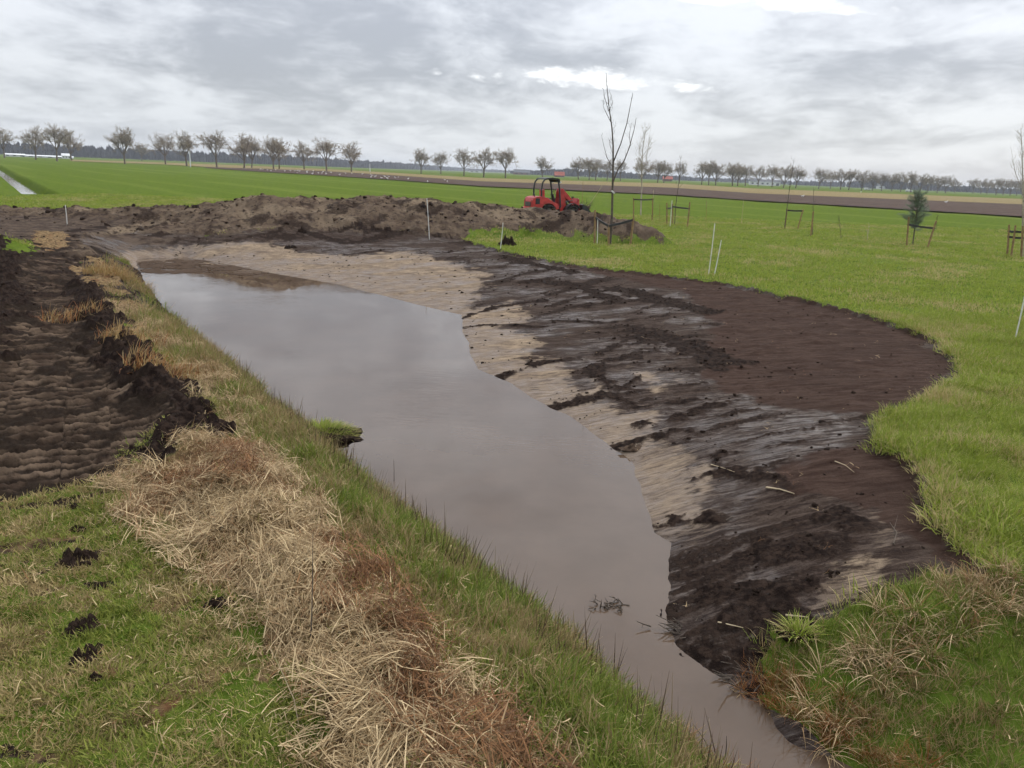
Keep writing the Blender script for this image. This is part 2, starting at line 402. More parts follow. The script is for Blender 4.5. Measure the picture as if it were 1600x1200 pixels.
    straw = sstep(-sdst, -0.16, 0.10)
    strip = sstep(ys, 7.0, 9.0) * (1 - tr) * np.where(xs < 0, 1, 0) * (1 - dug) * (1 - heap) * sstep(25 - ys, 0, 2)
    straw = np.maximum(straw, strip * sstep(fbm(xs, ys, 0.9, 3, 0.5, 51), -0.35, 0.15))
    straw = straw * (1 - bm) * (1 - foot) * np.where(sw < 0.02, 0, 1)
    straw = np.maximum(straw, 0.9 * sstep(-(psd(xs, ys, ORANGE, 1.0) + wob * 3), -0.1, 0.2))
    lawnm = np.where((xs < np.interp(ys, lx[o], lv[o]) - 0.2) & (ys < 9.5), 1.0, 0.0) * (1 - tr) * (1 - bm)
    straw = np.maximum(straw, lawnm * 0.58 * sstep(fbm(xs, ys, 1.7, 4, 0.65, 53), -0.35, 0.35))
    lg = sstep(-(psd(xs, ys, LGRASS, 1.0) + wob * 3), -0.1, 0.2)
    g = np.maximum(g, lg)
    wet = dug_m * sstep(fbm(ax * 0.35, ay, 0.9, 3, 0.5, 61) + 0.28 + 0.5 * sstep(1.4 - sw, 0, 1.4), 0.0, 0.5) * (1 - peat) * (1 - 0.7 * dark)
    wet = np.maximum(wet, dug_m * sstep(0.16 + 0.4 * wob - sw, -0.04, 0.08))
    # relief
    if detail:
        zz = z[k]
        turf = g * (1 - straw)
        zz = zz + turf * 0.030 * fbm(xs, ys, 1.3, 4, 0.5, 71)
        rough = np.clip(np.maximum(heap, np.maximum(dark, bm)), 0, 1)
        near = sstep(26 - ys, 0, 10)
        zz = zz + rough * (0.012 * near + 0.010 * bm * near) * clods(xs, ys, 0.13, 2) * 2 + rough * near * 0.013 * clods(xs + 3, ys, 0.06, 4) * 2 * sstep(14 - ys, 0, 4)
        zz = zz + dark * dug_m * (0.016 + 0.012 * fbm(xs, ys, 3, 2, 0.5, 73))
        zz = zz + heap * (0.16 * fbm(xs, ys, 0.5, 7, 0.66, 81) + (0.10 * clods(xs, ys, 0.62, 6) + 0.07 * clods(xs, ys, 0.33, 7)) * (0.35 + 0.65 * sstep(fbm(xs, ys, 0.4, 2, 0.5, 82) + 0.12 * (ys - 33.0), -0.1, 0.4)))
        zz = zz + bm * (0.11 * clods(xs, ys, 0.26, 8) + 0.07 * clods(xs + 5, ys, 0.12, 9) + 0.06 * fbm(xs, ys, 2.5, 5, 0.65, 83))
        zz = zz + dug_m * (1 - peat * 0.8) * (1 - dark) * (0.018 * st + 0.012 * fbm(ax * 0.3, ay, 5, 3, 0.5, 87)) * sstep(sw, 0.0, 0.5)
        zz = zz + dug_m * peat * (0.022 * fbm(ax * 0.18, ay, 2.2, 5, 0.65, 85) + 0.012 * clods(xs, ys, 0.07, 3) * sstep(fbm(xs, ys, 0.8, 2, 0.5, 86), 0.0, 0.4) + 0.03 * sstep(clods(xs, ys * 2.2, 0.55, 12), 0.55, 0.8))
        # prints of the crawler tracks
        s_ = xs * tdir[0] + ys * tdir[1]; q_ = xs * tdir[1] - ys * tdir[0]
        ph = s_ / 0.19 + 0.16 * fbm(xs, ys, 0.5, 2, 0.5, 91) + 0.35 * (pn(q_ / 0.5, ys * 0, 7) > 0.1)
        cl = np.abs((ph % 1.0) - 0.5) * 2
        trm = tr * (1 - bm) * (1 - heap) * sstep(27 - ys, 0, 6)
        brk = sstep(fbm(xs * 1.0, ys * 1.0, 1.3, 4, 0.65, 93), -0.45, 0.05)
        zz = zz + trm * (0.055 * (sstep(cl, 0.45, 0.62) - 0.5) * brk * (0.5 + 0.5 * sstep(fbm(xs, ys, 1.0, 2, 0.5, 98), -0.3, 0.3)) + 0.022 * fbm(xs, ys, 3.4, 6, 0.78, 95) + 0.015 * clods(xs, ys, 0.09, 16) + 0.05 * clods(xs, ys, 0.2, 14) * (1 - brk))
        zz = zz + tr * (1 - trm) * 0.05 * fbm(xs, ys, 1.0, 4, 0.5, 97)
        zz = zz + straw * 0.085 * fbm(xs, ys, 1.9, 4, 0.55, 99)
        # keep the shore clean
        zz = np.where((sw > -0.05) & (sw < 0.25), z[k] + (zz - z[k]) * (0.25 + 0.75 * sstep(sw, -0.02, 0.25)), zz)
        z[k] = zz
        tm = np.zeros(xs.shape); tm = sstep(cl, 0.42, 0.66) * brk * trm
        M['peat'][k] = np.maximum(peat * dug_m, 0)
        M['dark'][k] = dark; M['tread'][k] = trm * (0.35 + 0.65 * tm * (0.6 + 0.4 * fbm(xs, ys, 4, 2, 0.5, 96)))
    else:
        M['peat'][k] = peat * dug_m; M['dark'][k] = dark
    g = g * sstep(sw, -0.10, -0.03)
    M['grass'][k] = g; M['sand'][k] = sand; M['straw'][k] = straw; M['wet'][k] = wet
    M['dug'][k] = np.where(sdg < 0, 1, 0) * (heap < 0.5) * np.where(lb, 0.0, 1.0) * (mound > 0); M['track'][k] = tr * (1 - heap); M['heap'][k] = heap
    # tractor lines and unevenness of the far meadow
    kf = ~k
    if detail: z[kf] = z[kf] + 0.05 * fbm(x[kf], y[kf], 0.12, 3, 0.5, 101)
    return z, M

# ------------------------------------------------------------------ materials
def new_mat(name):
    mt = bpy.data.materials.new(name); mt.use_nodes = True
    t = NT(mt.node_tree); t.n.clear()
    out = t.node('ShaderNodeOutputMaterial'); b = t.node('ShaderNodeBsdfPrincipled')
    t.l.new(b.outputs[0], out.inputs[0])
    return mt, t, b, out
def simple(name, col, rough=0.6, metal=0.0, var=0.15, scale=8.0, spec=0.5, bump=0.0, obj=True):
    mt, t, b, out = new_mat(name)
    tc = t.node('ShaderNodeTexCoord').outputs['Object']
    nz = t.noise(tc, scale, 5, 0.6)
    lo = tuple(c * (1 - var) for c in col); hi = tuple(min(1, c * (1 + var)) for c in col)
    t.put(b.inputs['Base Color'], t.mix(t.step(nz, 0.3, 0.7), lo, hi))
    b.inputs['Roughness'].default_value = rough; b.inputs['Metallic'].default_value = metal
    b.inputs['Specular IOR Level'].default_value = spec
    if rough > 0.68: b.inputs['IOR'].default_value = 1.15
    if bump: t.put(b.inputs['Normal'], t.bump(nz, bump, 0.02))
    return mt

def terrain_mat():
    mt, t, b, out = new_mat('soil_and_turf')
    pos = t.node('ShaderNodeNewGeometry').outputs['Position']
    a = {k: t.attr('m_' + k) for k in ('grass', 'sand', 'dark', 'peat', 'straw', 'wet', 'track', 'heap', 'tread')}
    n_f = t.noise(pos, 14.0, 6, 0.65); n_m = t.noise(pos, 2.6, 6, 0.6); n_l = t.noise(pos, 0.35, 4, 0.5); n_x = t.noise(pos, 45.0, 4, 0.7)
    stv = t.mapping(pos, (1.0, 4.0, 1.0), rot=(0, 0, -0.16))
    n_s = t.noise(stv, 3.0, 6, 0.65, 0.3)
    # bare mud: grey slick clay smeared with brown
    n_s2 = t.noise(t.mapping(pos, (1.2, 9.0, 1.0), rot=(0, 0, -0.22)), 2.4, 5, 0.7, 0.4)
    mud = t.mix(t.step(n_s, 0.34, 0.62), (0.032, 0.021, 0.016), (0.070, 0.051, 0.040))
    mud = t.mix(t.step(n_s2, 0.50, 0.62), mud, (0.026, 0.018, 0.015))
    mud = t.mix(t.math('MULTIPLY', t.step(n_s2, 0.44, 0.33), 0.45), mud, (0.120, 0.094, 0.073))
    mud = t.mix(t.step(n_f, 0.56, 0.70), mud, (0.028, 0.019, 0.015))
    mud = t.mix(t.math('MULTIPLY', t.step(n_x, 0.52, 0.66), 0.6), mud, (0.022, 0.015, 0.012))
    mud = t.mix(t.math('MULTIPLY', t.step(n_x, 0.42, 0.30), 0.4), mud, (0.125, 0.098, 0.076))
    track = t.mix(t.step(n_m, 0.35, 0.65), (0.040, 0.028, 0.021), (0.095, 0.070, 0.052))
    tread = t.mix(t.step(t.math('ADD', a['tread'], t.math('MULTIPLY', t.math('SUBTRACT', n_f, 0.5), 0.5)), 0.3, 0.85), (0.020, 0.014, 0.010), t.mix(t.step(n_m, 0.35, 0.65), (0.135, 0.096, 0.066), (0.045, 0.030, 0.021)))
    track = t.mix(t.step(a['tread'], 0.02, 0.2), track, tread)
    mud = t.mix(a['track'], mud, track)
    heapc = t.mix(t.step(n_m, 0.3, 0.7), (0.058, 0.040, 0.029), (0.130, 0.096, 0.066))
    heapc = t.mix(t.step(n_l, 0.50, 0.64), heapc, (0.170, 0.128, 0.086))
    heapc = t.mix(t.step(t.noise(pos, 6.0, 5, 0.7), 0.52, 0.66), heapc, (0.030, 0.020, 0.015))
    mud = t.mix(a['heap'], mud, heapc)
    sand = t.mix(t.step(n_m, 0.3, 0.7), (0.175, 0.130, 0.092), (0.330, 0.252, 0.170))
    sand = t.mix(t.math('MULTIPLY', t.step(n_x, 0.55, 0.7), 0.4), sand, (0.10, 0.074, 0.055))
    sand = t.mix(t.math('MULTIPLY', t.step(n_s, 0.48, 0.62), 0.75), sand, (0.110, 0.083, 0.064))
    sand = t.mix(t.math('MULTIPLY', t.step(n_s2, 0.52, 0.62), 0.7), sand, (0.070, 0.052, 0.042))
    sand = t.mix(t.math('MULTIPLY', a['wet'], 0.55), sand, t.mix(n_m, (0.120, 0.092, 0.073), (0.170, 0.130, 0.100)))
    sf = t.step(t.math('ADD', a['sand'], t.math('MULTIPLY', t.math('SUBTRACT', n_s, 0.5), 1.6)), 0.40, 0.75)
    c = t.mix(sf, mud, sand)
    peat = t.mix(t.step(n_s, 0.35, 0.68), (0.034, 0.020, 0.015), (0.064, 0.041, 0.031))
    peat = t.mix(t.math('MULTIPLY', t.step(n_s2, 0.44, 0.34), 0.5), peat, (0.098, 0.066, 0.050))
    peat = t.mix(t.math('MULTIPLY', t.step(n_l, 0.5, 0.7), 0.5), peat, (0.026, 0.016, 0.012))
    c = t.mix(t.step(a['peat'], 0.3, 0.7), c, peat)
    dk = t.mix(t.step(n_f, 0.4, 0.65), (0.012, 0.008, 0.0065), (0.036, 0.024, 0.018))
    df = t.step(t.math('ADD', a['dark'], t.math('ADD', t.math('MULTIPLY', t.math('SUBTRACT', n_f, 0.5), 1.1), t.math('MULTIPLY', t.math('SUBTRACT', n_x, 0.5), 0.5))), 0.30, 0.75)
    c = t.mix(df, c, dk)
    # turf
    ftc = t.mapping(pos, (1, 1, 1), rot=(0, 0, -math.atan2(fdir[1], fdir[0])))
    ftc = t.mapping(ftc, (0.008, 0.22, 1))
    n_row = t.noise(ftc, 1.0, 3, 0.5)
    gr = t.mix(t.step(n_m, 0.3, 0.7), (0.064, 0.100, 0.013), (0.108, 0.148, 0.024))
    gr = t.mix(t.math('MULTIPLY', t.step(n_l, 0.45, 0.75), 0.55), gr, (0.105, 0.130, 0.028))
    gr = t.mix(t.math('MULTIPLY', t.step(n_row, 0.50, 0.62), 0.6), gr, (0.125, 0.158, 0.034))
    gr = t.mix(t.math('MULTIPLY', t.step(n_f, 0.55, 0.75), 0.5), gr, (0.05, 0.075, 0.018))
    gr = t.mix(t.step(n_x, 0.66, 0.80), gr, (0.17, 0.155, 0.065))
    gf = t.step(t.math('ADD', a['grass'], t.math('MULTIPLY', t.math('SUBTRACT', n_f, 0.5), 0.7)), 0.4, 0.6)
    c = t.mix(gf, c, gr)
    stw = t.mix(t.step(n_f, 0.35, 0.65), (0.09, 0.058, 0.030), (0.24, 0.165, 0.085))
    stw = t.mix(t.step(n_m, 0.5, 0.7), stw, (0.14, 0.075, 0.038))
    wf = t.step(t.math('ADD', a['straw'], t.math('MULTIPLY', t.math('SUBTRACT', n_m, 0.5), 0.8)), 0.4, 0.65)
    c = t.mix(wf, c, stw)
    t.put(b.inputs['Base Color'], c)
    wet = t.math('MULTIPLY', a['wet'], t.math('SUBTRACT', 1.0, t.math('MAXIMUM', gf, df)))
    wet = t.math('MULTIPLY', wet, t.math('ADD', 0.25, t.math('MULTIPLY', t.step(t.math('ADD', t.math('MULTIPLY', n_s2, 0.6), t.math('MULTIPLY', n_m, 0.4)), 0.56, 0.42), 0.75)))
    ro = t.fmix(wet, 0.85, 0.46)
    t.put(b.inputs['Roughness'], t.math('ADD', ro, t.math('MULTIPLY', t.math('SUBTRACT', n_f, 0.5), 0.25)))
    t.put(b.inputs['Specular IOR Level'], t.math('MULTIPLY', t.fmix(wet, 0.25, 0.5), t.math('SUBTRACT', 1.0, t.math('MULTIPLY', gf, 0.9))))
    t.put(b.inputs['IOR'], t.fmix(wet, 1.12, 1.36))
    h = t.math('ADD', t.math('MULTIPLY', n_f, 0.6), t.math('MULTIPLY', n_x, 0.4))
    h = t.math('ADD', h, t.math('MULTIPLY', n_s, 0.5))
    n = t.node('ShaderNodeBump'); n.inputs['Distance'].default_value = 0.05
    t.put(n.inputs['Strength'], t.fmix(wet, 0.75, 0.22)); t.put(n.inputs['Height'], h)
    t.put(b.inputs['Normal'], n.outputs[0])
    return mt
MT_LAND = terrain_mat()

def field_mat(name, c1, c2, rowdir, rows, scale=0.6):
    mt, t, b, out = new_mat(name)
    pos = t.node('ShaderNodeNewGeometry').outputs['Position']
    v = t.mapping(pos, (1, 1, 1), rot=(0, 0, -math.atan2(rowdir[1], rowdir[0])))
    n1 = t.noise(t.mapping(v, (0.03, rows, 1)), 1.0, 4, 0.6); n2 = t.noise(pos, scale, 6, 0.65)
    f = t.step(t.math('ADD', t.math('MULTIPLY', n1, 0.5), t.math('MULTIPLY', n2, 0.5)), 0.38, 0.62)
    t.put(b.inputs['Base Color'], t.mix(f, c1, c2)); b.inputs['Roughness'].default_value = 0.95
    b.inputs['Specular IOR Level'].default_value = 0.2; b.inputs['IOR'].default_value = 1.1
    t.put(b.inputs['Normal'], t.bump(n2, 0.5, 0.1))
    return mt

def water_mat():
    mt, t, b, out = new_mat('murky_water')
    pos = t.node('ShaderNodeNewGeometry').outputs['Position']
    n1 = t.noise(t.mapping(pos, (1.2, 3.2, 1), rot=(0, 0, 0.5)), 3.2, 3, 0.5, 0.4)
    n2 = t.noise(t.mapping(pos, (1.0, 1.0, 1)), 0.35, 3, 0.5)
    n3 = t.noise(pos, 1.1, 5, 0.6)
    t.put(b.inputs['Base Color'], t.mix(t.step(n3, 0.3, 0.7), (0.076, 0.051, 0.033), (0.094, 0.064, 0.043)))
    b.inputs['Roughness'].default_value = 0.02; b.inputs['IOR'].default_value = 1.42
    b.inputs['Specular IOR Level'].default_value = 0.5
    n = t.node('ShaderNodeBump'); n.inputs['Distance'].default_value = 0.012
    t.put(n.inputs['Strength'], t.math('MULTIPLY', t.step(n2, 0.40, 0.62), 0.28)); t.put(n.inputs['Height'], n1)
    t.put(b.inputs['Normal'], n.outputs[0])
    return mt
MT_WATER = water_mat()

def blade_mat(name, greens, dries, browns=None, transl=0.3):
    """leaf colour: instancer tint 0 green .. 1 dry, blade attribute rnd"""
    mt, t, b, out = new_mat(name)
    tint = t.math('ADD', t.attr('tint', 'INSTANCER'), t.attr('tint_own')); r = t.attr('rnd'); hgt = t.attr('along')
    g = t.mix(r, greens[0], greens[1]); d = t.mix(r, dries[0], dries[1])
    f = t.step(t.math('ADD', tint, t.math('MULTIPLY', t.math('SUBTRACT', t.attr('rnd2'), 0.5), 0.9)), 0.42, 0.62)
    c = t.mix(f, g, d)
    t.put(b.inputs['Base Color'], c); b.inputs['Roughness'].default_value = 0.55
    b.inputs['Specular IOR Level'].default_value = 0.4; b.inputs['IOR'].default_value = 1.25
    tr = t.node('ShaderNodeBsdfTranslucent'); t.put(tr.inputs[0], c)
    ms = t.node('ShaderNodeMixShader'); ms.inputs[0].default_value = transl
    t.l.new(b.outputs[0], ms.inputs[1]); t.l.new(tr.outputs[0], ms.inputs[2]); t.l.new(ms.outputs[0], out.inputs[0])
    return mt
MT_GRASS = blade_mat('grass_blades', ((0.160, 0.212, 0.026), (0.315, 0.368, 0.060)), ((0.34, 0.275, 0.11), (0.50, 0.41, 0.20)), transl=0.35)
MT_LAWN = blade_mat('lawn_blades', ((0.125, 0.155, 0.026), (0.265, 0.285, 0.055)), ((0.23, 0.175, 0.070), (0.44, 0.340, 0.160)))
MT_DGRASS = blade_mat('bank_grass', ((0.095, 0.138, 0.022), (0.225, 0.265, 0.046)), ((0.20, 0.138, 0.060), (0.40, 0.300, 0.15)))
MT_STRAW = blade_mat('straw_blades', ((0.22, 0.145, 0.068), (0.64, 0.49, 0.28)), ((0.095, 0.047, 0.022), (0.30, 0.150, 0.064)), transl=0.15)
MT_REED = blade_mat('golden_reed', ((0.30, 0.20, 0.075), (0.46, 0.33, 0.15)), ((0.20, 0.075, 0.025), (0.34, 0.15, 0.055)), transl=0.2)
MT_STEM = blade_mat('dead_stems', ((0.055, 0.035, 0.024), (0.13, 0.085, 0.05)), ((0.18, 0.13, 0.07), (0.25, 0.2, 0.1)), transl=0.0)
MT_CLOD = simple('clod_soil', (0.024, 0.016, 0.012), 0.85, var=0.45, scale=30, spec=0.25, bump=0.6)
MT_CLODB = simple('clod_brown', (0.075, 0.052, 0.037), 0.9, var=0.45, scale=12, spec=0.2, bump=0.6)
MT_BARK = simple('grey_bark', (0.145, 0.115, 0.085), 0.9, var=0.3, scale=3)
MT_TWIG = simple('twig_bark', (0.290, 0.240, 0.170), 0.9, var=0.3, scale=1.5)
MT_YBARK = simple('young_bark', (0.105, 0.085, 0.068), 0.8, var=0.3, scale=12)
MT_BIRCH = simple('birch_bark', (0.36, 0.31, 0.25), 0.7, var=0.3, scale=14)
MT_STAKE = simple('stake_wood', (0.250, 0.165, 0.085), 0.85, var=0.3, scale=9)
MT_RUBBER = simple('black_rubber', (0.018, 0.017, 0.017), 0.6, var=0.3, scale=9)
MT_WHITE = simple('white_paint', (0.62, 0.61, 0.57), 0.6, var=0.15, scale=14)
MT_PALEWOOD = simple('peeled_wood', (0.42, 0.34, 0.22), 0.8, var=0.25, scale=20)
MT_RED = simple('red_paint', (0.40, 0.034, 0.030), 0.42, var=0.30, scale=5)
MT_DARKMETAL = simple('dark_metal', (0.020, 0.020, 0.022), 0.45, var=0.3, scale=6)
MT_TYRE = simple('tyre_rubber', (0.030, 0.028, 0.027), 0.85, var=0.4, scale=7, bump=0.3)
MT_RIM = simple('rim_paint', (0.16, 0.145, 0.13), 0.6, var=0.3, scale=8)
MT_FARW = simple('far_white', (0.62, 0.63, 0.63), 0.6, var=0.12, scale=0.2)
MT_FARROOF = simple('far_roof', (0.30, 0.085, 0.055), 0.8, var=0.2, scale=0.4)
MT_FARGREY = simple('far_grey', (0.12, 0.125, 0.13), 0.8, var=0.2, scale=0.3)
MT_FARBRICK = simple('far_brick', (0.17, 0.10, 0.075), 0.9, var=0.2, scale=0.5)
MT_GLASS = simple('dark_glass', (0.03, 0.035, 0.04), 0.15, var=0.2, scale=1)
MT_WOOD = simple('far_wood_bark', (0.062, 0.058, 0.062), 0.95, var=0.35, scale=0.08, spec=0.1)
MT_NEEDLE = simple('pine_needle', (0.120, 0.165, 0.085), 0.6, var=0.4, scale=9)
MT_GULL = simple('gull_white', (0.78, 0.77, 0.74), 0.7, var=0.08, scale=20)
MT_GULLG = simple('gull_grey', (0.33, 0.34, 0.36), 0.7, var=0.1, scale=20)
MT_BEAK = simple('gull_beak', (0.4, 0.2, 0.04), 0.6)

# ------------------------------------------------------------------ object helpers
def tag(o, label=None, cat=None, group=None, kind=None):
    if label: o['label'] = label
    if cat: o['category'] = cat
    if group: o['group'] = group
    if kind: o['kind'] = kind
    return o
def empty(name, loc, rz=0.0):
    o = bpy.data.objects.new(name, None); COL.objects.link(o)
    o.empty_display_size = 0.2; o.location = loc; o.rotation_euler = (0, 0, rz); return o
class MB:
    def __init__(s): s.v = []; s.f = []
    def add(s, v, f):
        o = len(s.v); s.v += [tuple(map(float, q)) for q in v]; s.f += [tuple(i + o for i in q) for q in f]; return s
    def box(s, c, size, rot=None):
        x, y, z = [q / 2 for q in size]
        v = [Vector((a * x, b * y, d * z)) for d in (-1, 1) for a, b in ((-1, -1), (1, -1), (1, 1), (-1, 1))]
        if rot: v = [Euler(rot).to_matrix() @ q for q in v]
        v = [q + Vector(c) for q in v]
        return s.add(v, [(3, 2, 1, 0), (4, 5, 6, 7), (0, 1, 5, 4), (1, 2, 6, 5), (2, 3, 7, 6), (3, 0, 4, 7)])
    def prism(s, poly, y0, y1, bev=0.0):
        """profile in x,z pushed along y, with a small bevel towards both faces"""
        n = len(poly); cx = sum(p[0] for p in poly) / n; cz = sum(p[1] for p in poly) / n
        def ring(y, k): return [(cx + (p[0] - cx) * k, y, cz + (p[1] - cz) * k) for p in poly]
        if bev: rings = [ring(y0, 1 - bev), ring(y0 + bev * 0.4, 1), ring(y1 - bev * 0.4, 1), ring(y1, 1 - bev)]
        else: rings = [ring(y0, 1), ring(y1, 1)]
        v = [q for r in rings for q in r]; f = []
        for k in range(len(rings) - 1):
            for i in range(n):
                j = (i + 1) % n; f.append((k * n + i, k * n + j, (k + 1) * n + j, (k + 1) * n + i))
        f.append(tuple(range(n))[::-1]); f.append(tuple((len(rings) - 1) * n + i for i in range(n)))
        return s.add(v, f)
    def tube(s, pts, rad, n=6, cap=True):
        pts = [Vector(p) for p in pts]
        if not hasattr(rad, '__len__'): rad = [rad] * len(pts)
        v = []; f = []; ref = Vector((0.31, 0.87, 0.39))
        for i, p in enumerate(pts):
            d = (pts[min(i + 1, len(pts) - 1)] - pts[max(i - 1, 0)]).normalized()
            a = d.cross(ref).normalized(); b_ = d.cross(a)
            for k in range(n):
                an = 2 * math.pi * k / n; v.append(p + (a * math.cos(an) + b_ * math.sin(an)) * rad[i])
        for i in range(len(pts) - 1):
            for k in range(n):
                k2 = (k + 1) % n; f.append((i * n + k, i * n + k2, (i + 1) * n + k2, (i + 1) * n + k))
        if cap and n > 2: f.append(tuple(range(n))[::-1]); f.append(tuple((len(pts) - 1) * n + k for k in range(n)))
        return s.add(v, f)
    def lathe(s, prof, c, axis='y', n=20):
        """profile of (radius, offset) turned about an axis through c"""
        v = []; f = []; m_ = len(prof)
        for k in range(n):
            a = 2 * math.pi * k / n
            for r, o in prof:
                if axis == 'y': v.append((c[0] + r * math.cos(a), c[1] + o, c[2] + r * math.sin(a)))
                else: v.append((c[0] + r * math.cos(a), c[1] + r * math.sin(a), c[2] + o))
        for k in range(n):
            k2 = (k + 1) % n
            for i in range(m_ - 1): f.append((k * m_ + i, k * m_ + i + 1, k2 * m_ + i + 1, k2 * m_ + i))
        return s.add(v, f)
    def mesh(s, name, mat, smooth=False):
        me = bpy.data.meshes.new(name); me.from_pydata(s.v, [], s.f); me.materials.append(mat)
        if smooth: me.polygons.foreach_set('use_smooth', [True] * len(me.polygons))
        me.update(); return me
    def build(s, name, mat, parent=None, smooth=False):
        o = bpy.data.objects.new(name, s.mesh(name, mat, smooth)); COL.objects.link(o)
        if parent: o.parent = parent
        return o
def copy_thing(o, loc, rz, sc=1.0):
    c = o.copy(); COL.objects.link(c); c.location = loc; c.rotation_euler = (0, 0, rz); c.scale = (sc,) * 3 if not hasattr(sc, '__len__') else sc
    for ch in list(o.children):
        d = ch.copy(); COL.objects.link(d); d.parent = c
    return c
def fast_mesh(name, V, F, mat, smooth=True, attrs=None):
    """numpy arrays to mesh; F is (n,4) or (n,3)"""
    me = bpy.data.meshes.new(name); n, kk = F.shape
    me.vertices.add(len(V)); me.vertices.foreach_set('co', np.ascontiguousarray(V, np.float32).ravel())
    me.loops.add(n * kk); me.loops.foreach_set('vertex_index', np.ascontiguousarray(F, np.int32).ravel())
    me.polygons.add(n); me.polygons.foreach_set('loop_start', np.arange(0, n * kk, kk, dtype=np.int32))
    try: me.polygons.foreach_set('loop_total', np.full(n, kk, np.int32))
    except Exception: pass
    if smooth: me.polygons.foreach_set('use_smooth', np.ones(n, bool))
    me.update(calc_edges=True)
    for k, a in (attrs or {}).items():
        at = me.attributes.new(k, 'FLOAT', 'POINT'); at.data.foreach_set('value', np.ascontiguousarray(a, np.float32))
    me.materials.append(mat); me.validate(); return me

# ------------------------------------------------------------------ the ground sheet, cut into its pieces
def build_land():
    rs = [0.6]
    while rs[-1] < 4200:
        r = rs[-1]
        rs.append(r * (1.06 if r < 2.4 else 1.0052 if r < 42 else 1.012 if r < 160 else 1.06))
    rs = np.array(rs)
    th = np.concatenate([np.arange(-41, 41.01, 0.10), np.arange(43, 318, 4.0)]); th = np.radians(th)
    nt, nr = len(th), len(rs)
    R, T = np.meshgrid(rs, th, indexing='ij')
    x = (R * np.sin(T)).ravel(); y = (R * np.cos(T)).ravel()
    z, M = land(x, y)
    far = np.hypot(x, y) > 300; z[far] = 0
    V = np.stack([x, y, z], 1)
    i = np.arange(nr - 1)[:, None] * nt; j = np.arange(nt)[None, :]; j2 = (j + 1) % nt
    F = np.stack([i + j, i + nt + j, i + nt + j2, i + j2], -1).reshape(-1, 4)[:, ::-1]
    # close the middle under the viewer
    cls = np.zeros(len(V), np.int8)
    cls[M['track'] > 0.5] = 1; cls[M['dug'] > 0.5] = 2; cls[M['heap'] > 0.5] = 3
    fc = cls[F[:, 0]]
    names = ['meadow', 'dirt_track', 'pond_bank', 'spoil_heap']
    labels = ['green meadow and grassy banks around the dug pond', 'bare earth track with crawler prints on the left',
              'freshly dug muddy and sandy bank of the pond', 'long heap of dug earth behind the pond']
    for c in range(4):
        Fc = F[fc == c]
        used, inv = np.unique(Fc, return_inverse=True)
        Fn = inv.reshape(Fc.shape)
        at = {'m_' + k: M[k][used] for k in ('grass', 'sand', 'dark', 'peat', 'straw', 'wet', 'track', 'heap', 'tread')}
        if c == 0:
            ctr = len(used); Vc = np.concatenate([V[used], [[0, 0, 0]]]); at = {k: np.append(a, a[0]) for k, a in at.items()}
        else: Vc = V[used]
        me = fast_mesh(names[c], Vc, Fn, MT_LAND, True, at)
        o = bpy.data.objects.new(names[c], me); COL.objects.link(o); tag(o, labels[c], None, None, 'structure')
build_land()

def sheet(name, pts, mat, z, label=None, kind='structure'):
    me = bpy.data.meshes.new(name); me.from_pydata([(p[0], p[1], z) for p in pts], [], [tuple(range(len(pts)))])
    me.materials.append(mat); me.update()
    o = bpy.data.objects.new(name, me); COL.objects.link(o); tag(o, label, None, None, kind)
    if me.polygons[0].normal.z < 0: me.flip_normals()
    return o
ws = [P(a, b, ZW) for a, b in [(190, 390), (480, 415), (760, 470), (800, 570), (1100, 690), (1120, 860), (1240, 980), (1440, 1050), (1640, 1150)]]
wsl = [p + np.array([-0.5, 0, 0]) for p in wl[::-1]]
sheet('pond_water', ws + [ws[-1] + da * 22] + [wsl[0] + da * 22] + wsl, MT_WATER, ZW, 'still brown water of the pond and ditch')
dn = ditch_line[1] - ditch_line[0]; dn = np.array([-dn[1], dn[0], 0]) / np.linalg.norm(dn[:2])
sheet('ditch_water', [ditch_line[0] + dn * 0.6, ditch_line[0] - dn * 0.6, ditch_line[2] - dn * 0.6, ditch_line[2] + dn * 0.6], MT_WATER, -0.62, 'narrow bright ditch in the meadow at far left')
plough_top = [(322, 261.5), (400, 264.0), (500, 267.5), (600, 273.5), (750, 284.0), (900, 289.0), (1050, 294.0), (1180, 303.0), (1400, 312), (1640, 322)]
plough_bot = [(1640, 343), (1400, 328), (1180, 315.0), (1050, 306.0), (900, 299), (750, 292.0), (600, 281.0), (500, 274.5), (400, 268.5), (322, 263.0)]
pt = pl(plough_top); pb = pl(plough_bot)
rowd = pb[1][:2] - pb[4][:2]; rowd = rowd / np.linalg.norm(rowd)
ext = np.array([rowd[0], rowd[1], 0]) * 60
sheet('ploughed_field', pt + [pt[-1] + ext, pb[0] + ext] + pb, field_mat('ploughed_soil', (0.060, 0.042, 0.034), (0.105, 0.076, 0.060), rowd, 0.8), 0.16, 'brown ploughed field beyond the meadow')
stub_top = [(110, 249.6), (250, 254.0), (330, 257.0), (420, 260.5), (520, 265), (600, 269.5), (750, 278.5), (900, 283), (1050, 287.0), (1180, 295.0), (1400, 303.5), (1640, 313)]
st_ = pl(stub_top); stb = pt[::-1] + pl([(250, 257.0), (110, 252.2)])
sheet('stubble_field', st_ + [st_[-1] + ext, pt[-1] + ext] + stb, field_mat('stubble', (0.17, 0.135, 0.062), (0.25, 0.195, 0.095), rowd, 0.5), 0.13, 'yellowish stubble strip behind the ploughed field')

